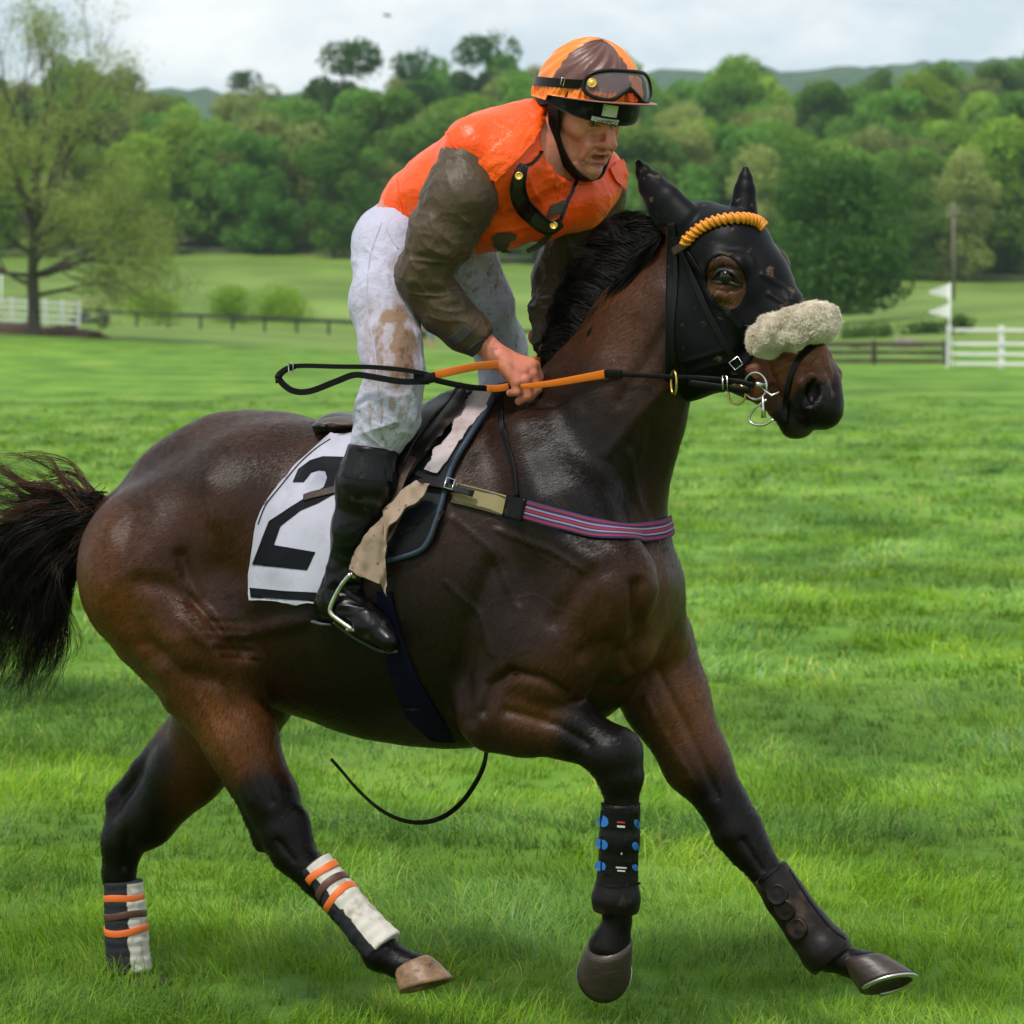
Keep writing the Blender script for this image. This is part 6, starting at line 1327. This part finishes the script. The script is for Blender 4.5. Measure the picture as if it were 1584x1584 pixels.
rein('rein_web', [(674, 588, .37), (700, 594, .33), (728, 599, .28), (754, 601, .22)], .015, M_rein)
rein('grip', [(752, 601, .225), (764, 601, .20), (776, 600, .18), (786, 598, .16)], .018, M_rub, 10)
rein('grip', [(826, 556, .03), (833, 559, .0), (838, 560, -.03)], .02, M_rub, 8)
hV_ = H(810, 597, .17); bt_ = HD(1164, 598, .085)
def rp(px, py):
    t = (px-810)/(1164-810); Yl = hV_[1]*(1-t)+bt_[1]*t
    for S_ in (HS, ZS):
        h_ = S_.hit(px, py)
        if h_ is not None: Yl = min(Yl, h_[0][1]-.022)
    return P(px, py, Yl)
def rein2(name, tab, w, m, n=30, th=.005):
    c_ = np.array([rp(x, y) for x, y in spline(tab, n)])
    for _ in range(6): c_[1:-1] = (c_[:-2]+2*c_[1:-1]+c_[2:])/4
    return MB().ribbon(c_, [np.array([0, -.15, 1.])]*n, w, th).build(name, m, reins)
rein2('grip', [(806, 598), (830, 596), (860, 592), (900, 585), (938, 578)], list(np.linspace(.013, .022, 30)), M_rub)
rein2('rein_joint', [(936, 578), (948, 578), (962, 579)], [.021]*8, M_rein, 8, .008)
rein2('rein_web', [(958, 579), (1000, 581), (1040, 583), (1070, 584)], .011, M_rein)
rein2('rein_web', [(1062, 584), (1100, 586), (1140, 590), (1166, 596)], .013, M_blk)
rein2('rein_web', [(1066, 592), (1100, 597), (1140, 602), (1160, 604)], .017, M_blk, 20, .007)
rq = rp(1042, 588); ringo(rq+np.array([0, -.012, -.006]), (1, .35, 0), .030, .0032, M_brass, 'martingale_ring', reins, .62)
h3 = rp(1121, 590); buckle(h3+np.array([0, -.014, -.004]), (1, 0, -.1), (0, 0, 1), .006, .018, .0022, M_silver, reins)
h3 = H(450, 568, .42); buckle(h3, (1, 0, .2), (0, -.2, 1), .006, .012, .002, M_silver, reins)
# ---------------------------------------------------------------- leg bandages and boots
def legwear(name, pts, cut0, cut1, grow, colf, m, label, cat, group=None, vox=.0035, wrap=0):
    q = [H(*p_[:3]) for p_ in pts]; lo = np.min([HB@(x-HC*[1, 1, 0]) for x in q], 0)-.09; hi = np.max([HB@(x-HC*[1, 1, 0]) for x in q], 0)+.09
    f = Field(lo, hi, vox, HB, HC*np.array([1, 1, 0])); chain(f, pts, .01, grow=grow)
    ax = nrm(q[-1]-q[0]); A0, A1 = H(*cut0), H(*cut1); f.half(A0, -ax, .004); f.half(A1, ax, .004)
    V, F = f.mesh(); V = laplace(V, F, 2); t = ((V-A0)@ax)/((A1-A0)@ax)
    if wrap: V = V+vnormals(V, F)*(.0008*np.sin(t*wrap)+.0015*noise3(V*60, 3))[:, None]
    o = mkmesh(name, V, F, m, None, True, {'Col': colf(V, t, proj(V))} if colf else None); return tag(o, label, cat, group), V, F
M_band = mat('bandage', rough=.85, attr='Col', spec=.3, bump=[(260, .4, .001, None, 'n'), (40, .4, .003, None, 'ridge')])
def bandcol(side, shift=0):
    def fn(V, t, pq):
        s = side(V, pq)+.006*noise3(V*50, 4); w = np.clip(fbm(V*40, 3, 12)*1.8-.2, 0, 1)[:, None]
        wh = np.array([.56, .53, .47])*(1-.6*w)+np.array([.24, .17, .12])*.6*w; bk = np.tile([.016, .017, .021], (len(V), 1))
        return np.where((s > 0)[:, None] & (t > .02)[:, None], wh, bk)
    return fn
pn = [(484, 1335, .2, 29), (530, 1392, .2, 29), (566, 1436, .2, 30), (596, 1468, .2, 34)]
axn = nrm(H(596, 1468, .2)-H(484, 1335, .2)); perp = nrm(np.cross(axn, HR)); perp = perp if perp[2] > 0 else -perp
bn, V, F = legwear('leg_bandage', pn, (486, 1337, .2), (594, 1466, .2), .0, bandcol(lambda V, pq: (V-H(486, 1337, .2))@perp-.003), M_band, 'black and white leg bandage with orange and brown tape on the raised near hind leg', 'leg bandage', 'hind leg bandages', wrap=60)
M_ot = mat('orange_tape', (.72, .14, .02), .5, bump=[(120, .4, .001, None, 'n')]); M_bt = mat('brown_tape', (.085, .030, .020), .5, bump=[(120, .4, .001, None, 'n')])
def bands(par, V, pts, cut0, cut1, ts, wd):
    A0, A1 = H(*cut0), H(*cut1); ax = nrm(A1-A0); L = np.linalg.norm(A1-A0); u = nrm(np.cross(ax, HR)); w = np.cross(ax, u)
    for t0, m in ts:
        c_ = A0+ax*L*t0; sel = V[np.abs((V-c_)@ax) < .006]; ctr = sel.mean(0); an = np.arctan2((sel-ctr)@w, (sel-ctr)@u); rr = np.linalg.norm((sel-ctr)-np.outer((sel-ctr)@ax, ax), axis=1); ring = []
        for k in range(36):
            a = -math.pi+2*math.pi*k/36; dlt = np.abs((an-a+math.pi) % (2*math.pi)-math.pi); r_ = np.percentile(rr[dlt < .25], 80) if (dlt < .25).any() else rr.mean(); ring.append((a, r_+.0005))
        def P3(a, r_, o_): return ctr+(u*math.cos(a)+w*math.sin(a))*r_+ax*(o_+.004*math.sin(a*2+t0*9))
        mb = MB(); Vv = []
        for a, r_ in ring:
            for o_, e in ((-wd/2, -.002), (-wd/2, .0008), (-wd/2+.0015, .0016), (wd/2-.0015, .0016), (wd/2, .0008), (wd/2, -.002)): Vv.append(P3(a, r_+e, o_))
        mb.add(Vv, [(i*6+k, i*6+(k+1) % 6, ((i+1) % 36)*6+(k+1) % 6, ((i+1) % 36)*6+k) for i in range(36) for k in range(6)]); mb.build('tape', m, par)
bands(bn, V, pn, (486, 1337, .2), (594, 1466, .2), ((.12, M_ot), (.26, M_bt), (.385, M_ot)), .020)
pf = [(190, 1352, -.2, 30), (193, 1400, -.2, 31), (196, 1450, -.2, 33), (200, 1505, -.2, 36)]
bf_, V, F = legwear('leg_bandage', pf, (190, 1362, -.2), (200, 1502, -.2), 0, bandcol(lambda V, pq: (pq[:, 0]-196-.04*(pq[:, 1]-1362))*.002), M_band, 'black and white leg bandage with orange tape on the hind leg planted in the grass', 'leg bandage', 'hind leg bandages', wrap=60)
bands(bf_, V, pf, (190, 1362, -.2), (200, 1502, -.2), ((.18, M_ot), (.365, M_bt), (.54, M_ot)), .020)
M_bootl = mat('brushing_boot', (.005, .0035, .003), .42, .2, noise=[(20, (.05, .035, .022), .55, .75, None)], bump=[(70, .4, .002, None, 'n'), (24, .3, .004, None, 'ridge')])
pb = [(961, 1235, .2, 29), (958, 1300, .2, 30), (955, 1360, .2, 30), (953, 1390, .2, 36), (953, 1402, .2, 34)]
b1, V, F = legwear('brushing_boot', pb, (960, 1242, .2), (953, 1411, .2), .002, None, M_bootl, 'black brushing boot with blue straps on the lifted foreleg', 'brushing boot', 'foreleg boots'); B1 = Surf(V, F)
M_blue = mat('blue_tab', (.015, .13, .42), .45, bump=[(200, .3, .001, None, 'n')])
for yc, h_ in ((1268, 30), (1306, 26), (1342, 28)):
    patch(B1, [(931, yc-h_/2), (985, yc-h_/2+3), (985, yc+h_/2), (930, yc+h_/2-3)], 5, .002, .003, 'strap', M_blk, b1, 2)
for px, py, rx, ry in ((935, 1270, 8, 9), (933, 1306, 9, 8), (930, 1339, 9, 8), (983, 1274, 4, 7), (981, 1309, 5, 6), (980, 1342, 4, 5)):
    patch(B1, [(px+rx*math.cos(t)+1.5*math.sin(t), py+ry*math.sin(t)) for t in np.linspace(0, 2*math.pi, 16, endpoint=False)], 4, .0045, .002, 'tab', M_blue, b1, 1)
M_lab = mat('white_mark', (.55, .5, .48), .6); M_rmark = mat('red_mark', (.4, .03, .02), .6)
for poly, m in (([(955, 1270), (966, 1271), (966, 1273), (955, 1272)], M_rmark), ([(955, 1276), (966, 1277), (966, 1280), (955, 1279)], M_lab), ([(953, 1340), (968, 1341), (968, 1343), (953, 1342)], M_lab), ([(955, 1345), (966, 1346), (966, 1348), (955, 1347)], M_lab), ([(960, 1318), (962, 1318), (962, 1321), (960, 1321)], M_lab)):
    patch(B1, poly, 3, .006, .001, 'mark', m, b1, 0)
strap('binding', B1, [(928, 1240), (945, 1252), (965, 1252), (990, 1243)], .008, .004, M_blk, b1, 14, .001, 1); strap('binding', B1, [(922, 1366), (950, 1372), (990, 1366)], .006, .004, M_blk, b1, 14, .001, 1)
pb = [(1190, 1348, -.17, 29), (1215, 1388, -.17, 31), (1250, 1437, -.17, 33), (1278, 1472, -.17, 38), (1286, 1484, -.17, 34)]
M_bootb = mat('brown_brushing_boot', (.008, .005, .004), .42, .22, noise=[(18, (.06, .035, .02), .54, .75, None)], bump=[(70, .4, .002, None, 'n'), (24, .3, .004, None, 'ridge')])
b2, V, F = legwear('brushing_boot', pb, (1191, 1349, -.17), (1290, 1487, -.17), .003, None, M_bootb, 'dark brown leather brushing boot with round bosses on the outstretched foreleg', 'brushing boot', 'foreleg boots'); B2 = Surf(V, F)
for px, py in ((1202, 1384), (1214, 1408), (1233, 1437)):
    hh_ = B2.hit(px, py)
    if hh_: MB().lathe(hh_[0]-hh_[1]*.004, hh_[1], [(0, .030), (.006, .029), (.009, .025), (.0075, .022), (.0085, .010), (.009, .001)], 24).build('boss', M_bootb, b2)
strap('seam', B2, [(1222, 1345), (1250, 1390), (1285, 1435), (1308, 1452)], .006, .004, M_blk, b2, 20, .001, 1)
strap('binding', B2, [(1174, 1364), (1190, 1352), (1212, 1334)], .008, .005, M_blk, b2, 12, .001, 1); strap('binding', B2, [(1262, 1506), (1290, 1480), (1312, 1458)], .007, .005, M_blk, b2, 12, .001, 1)
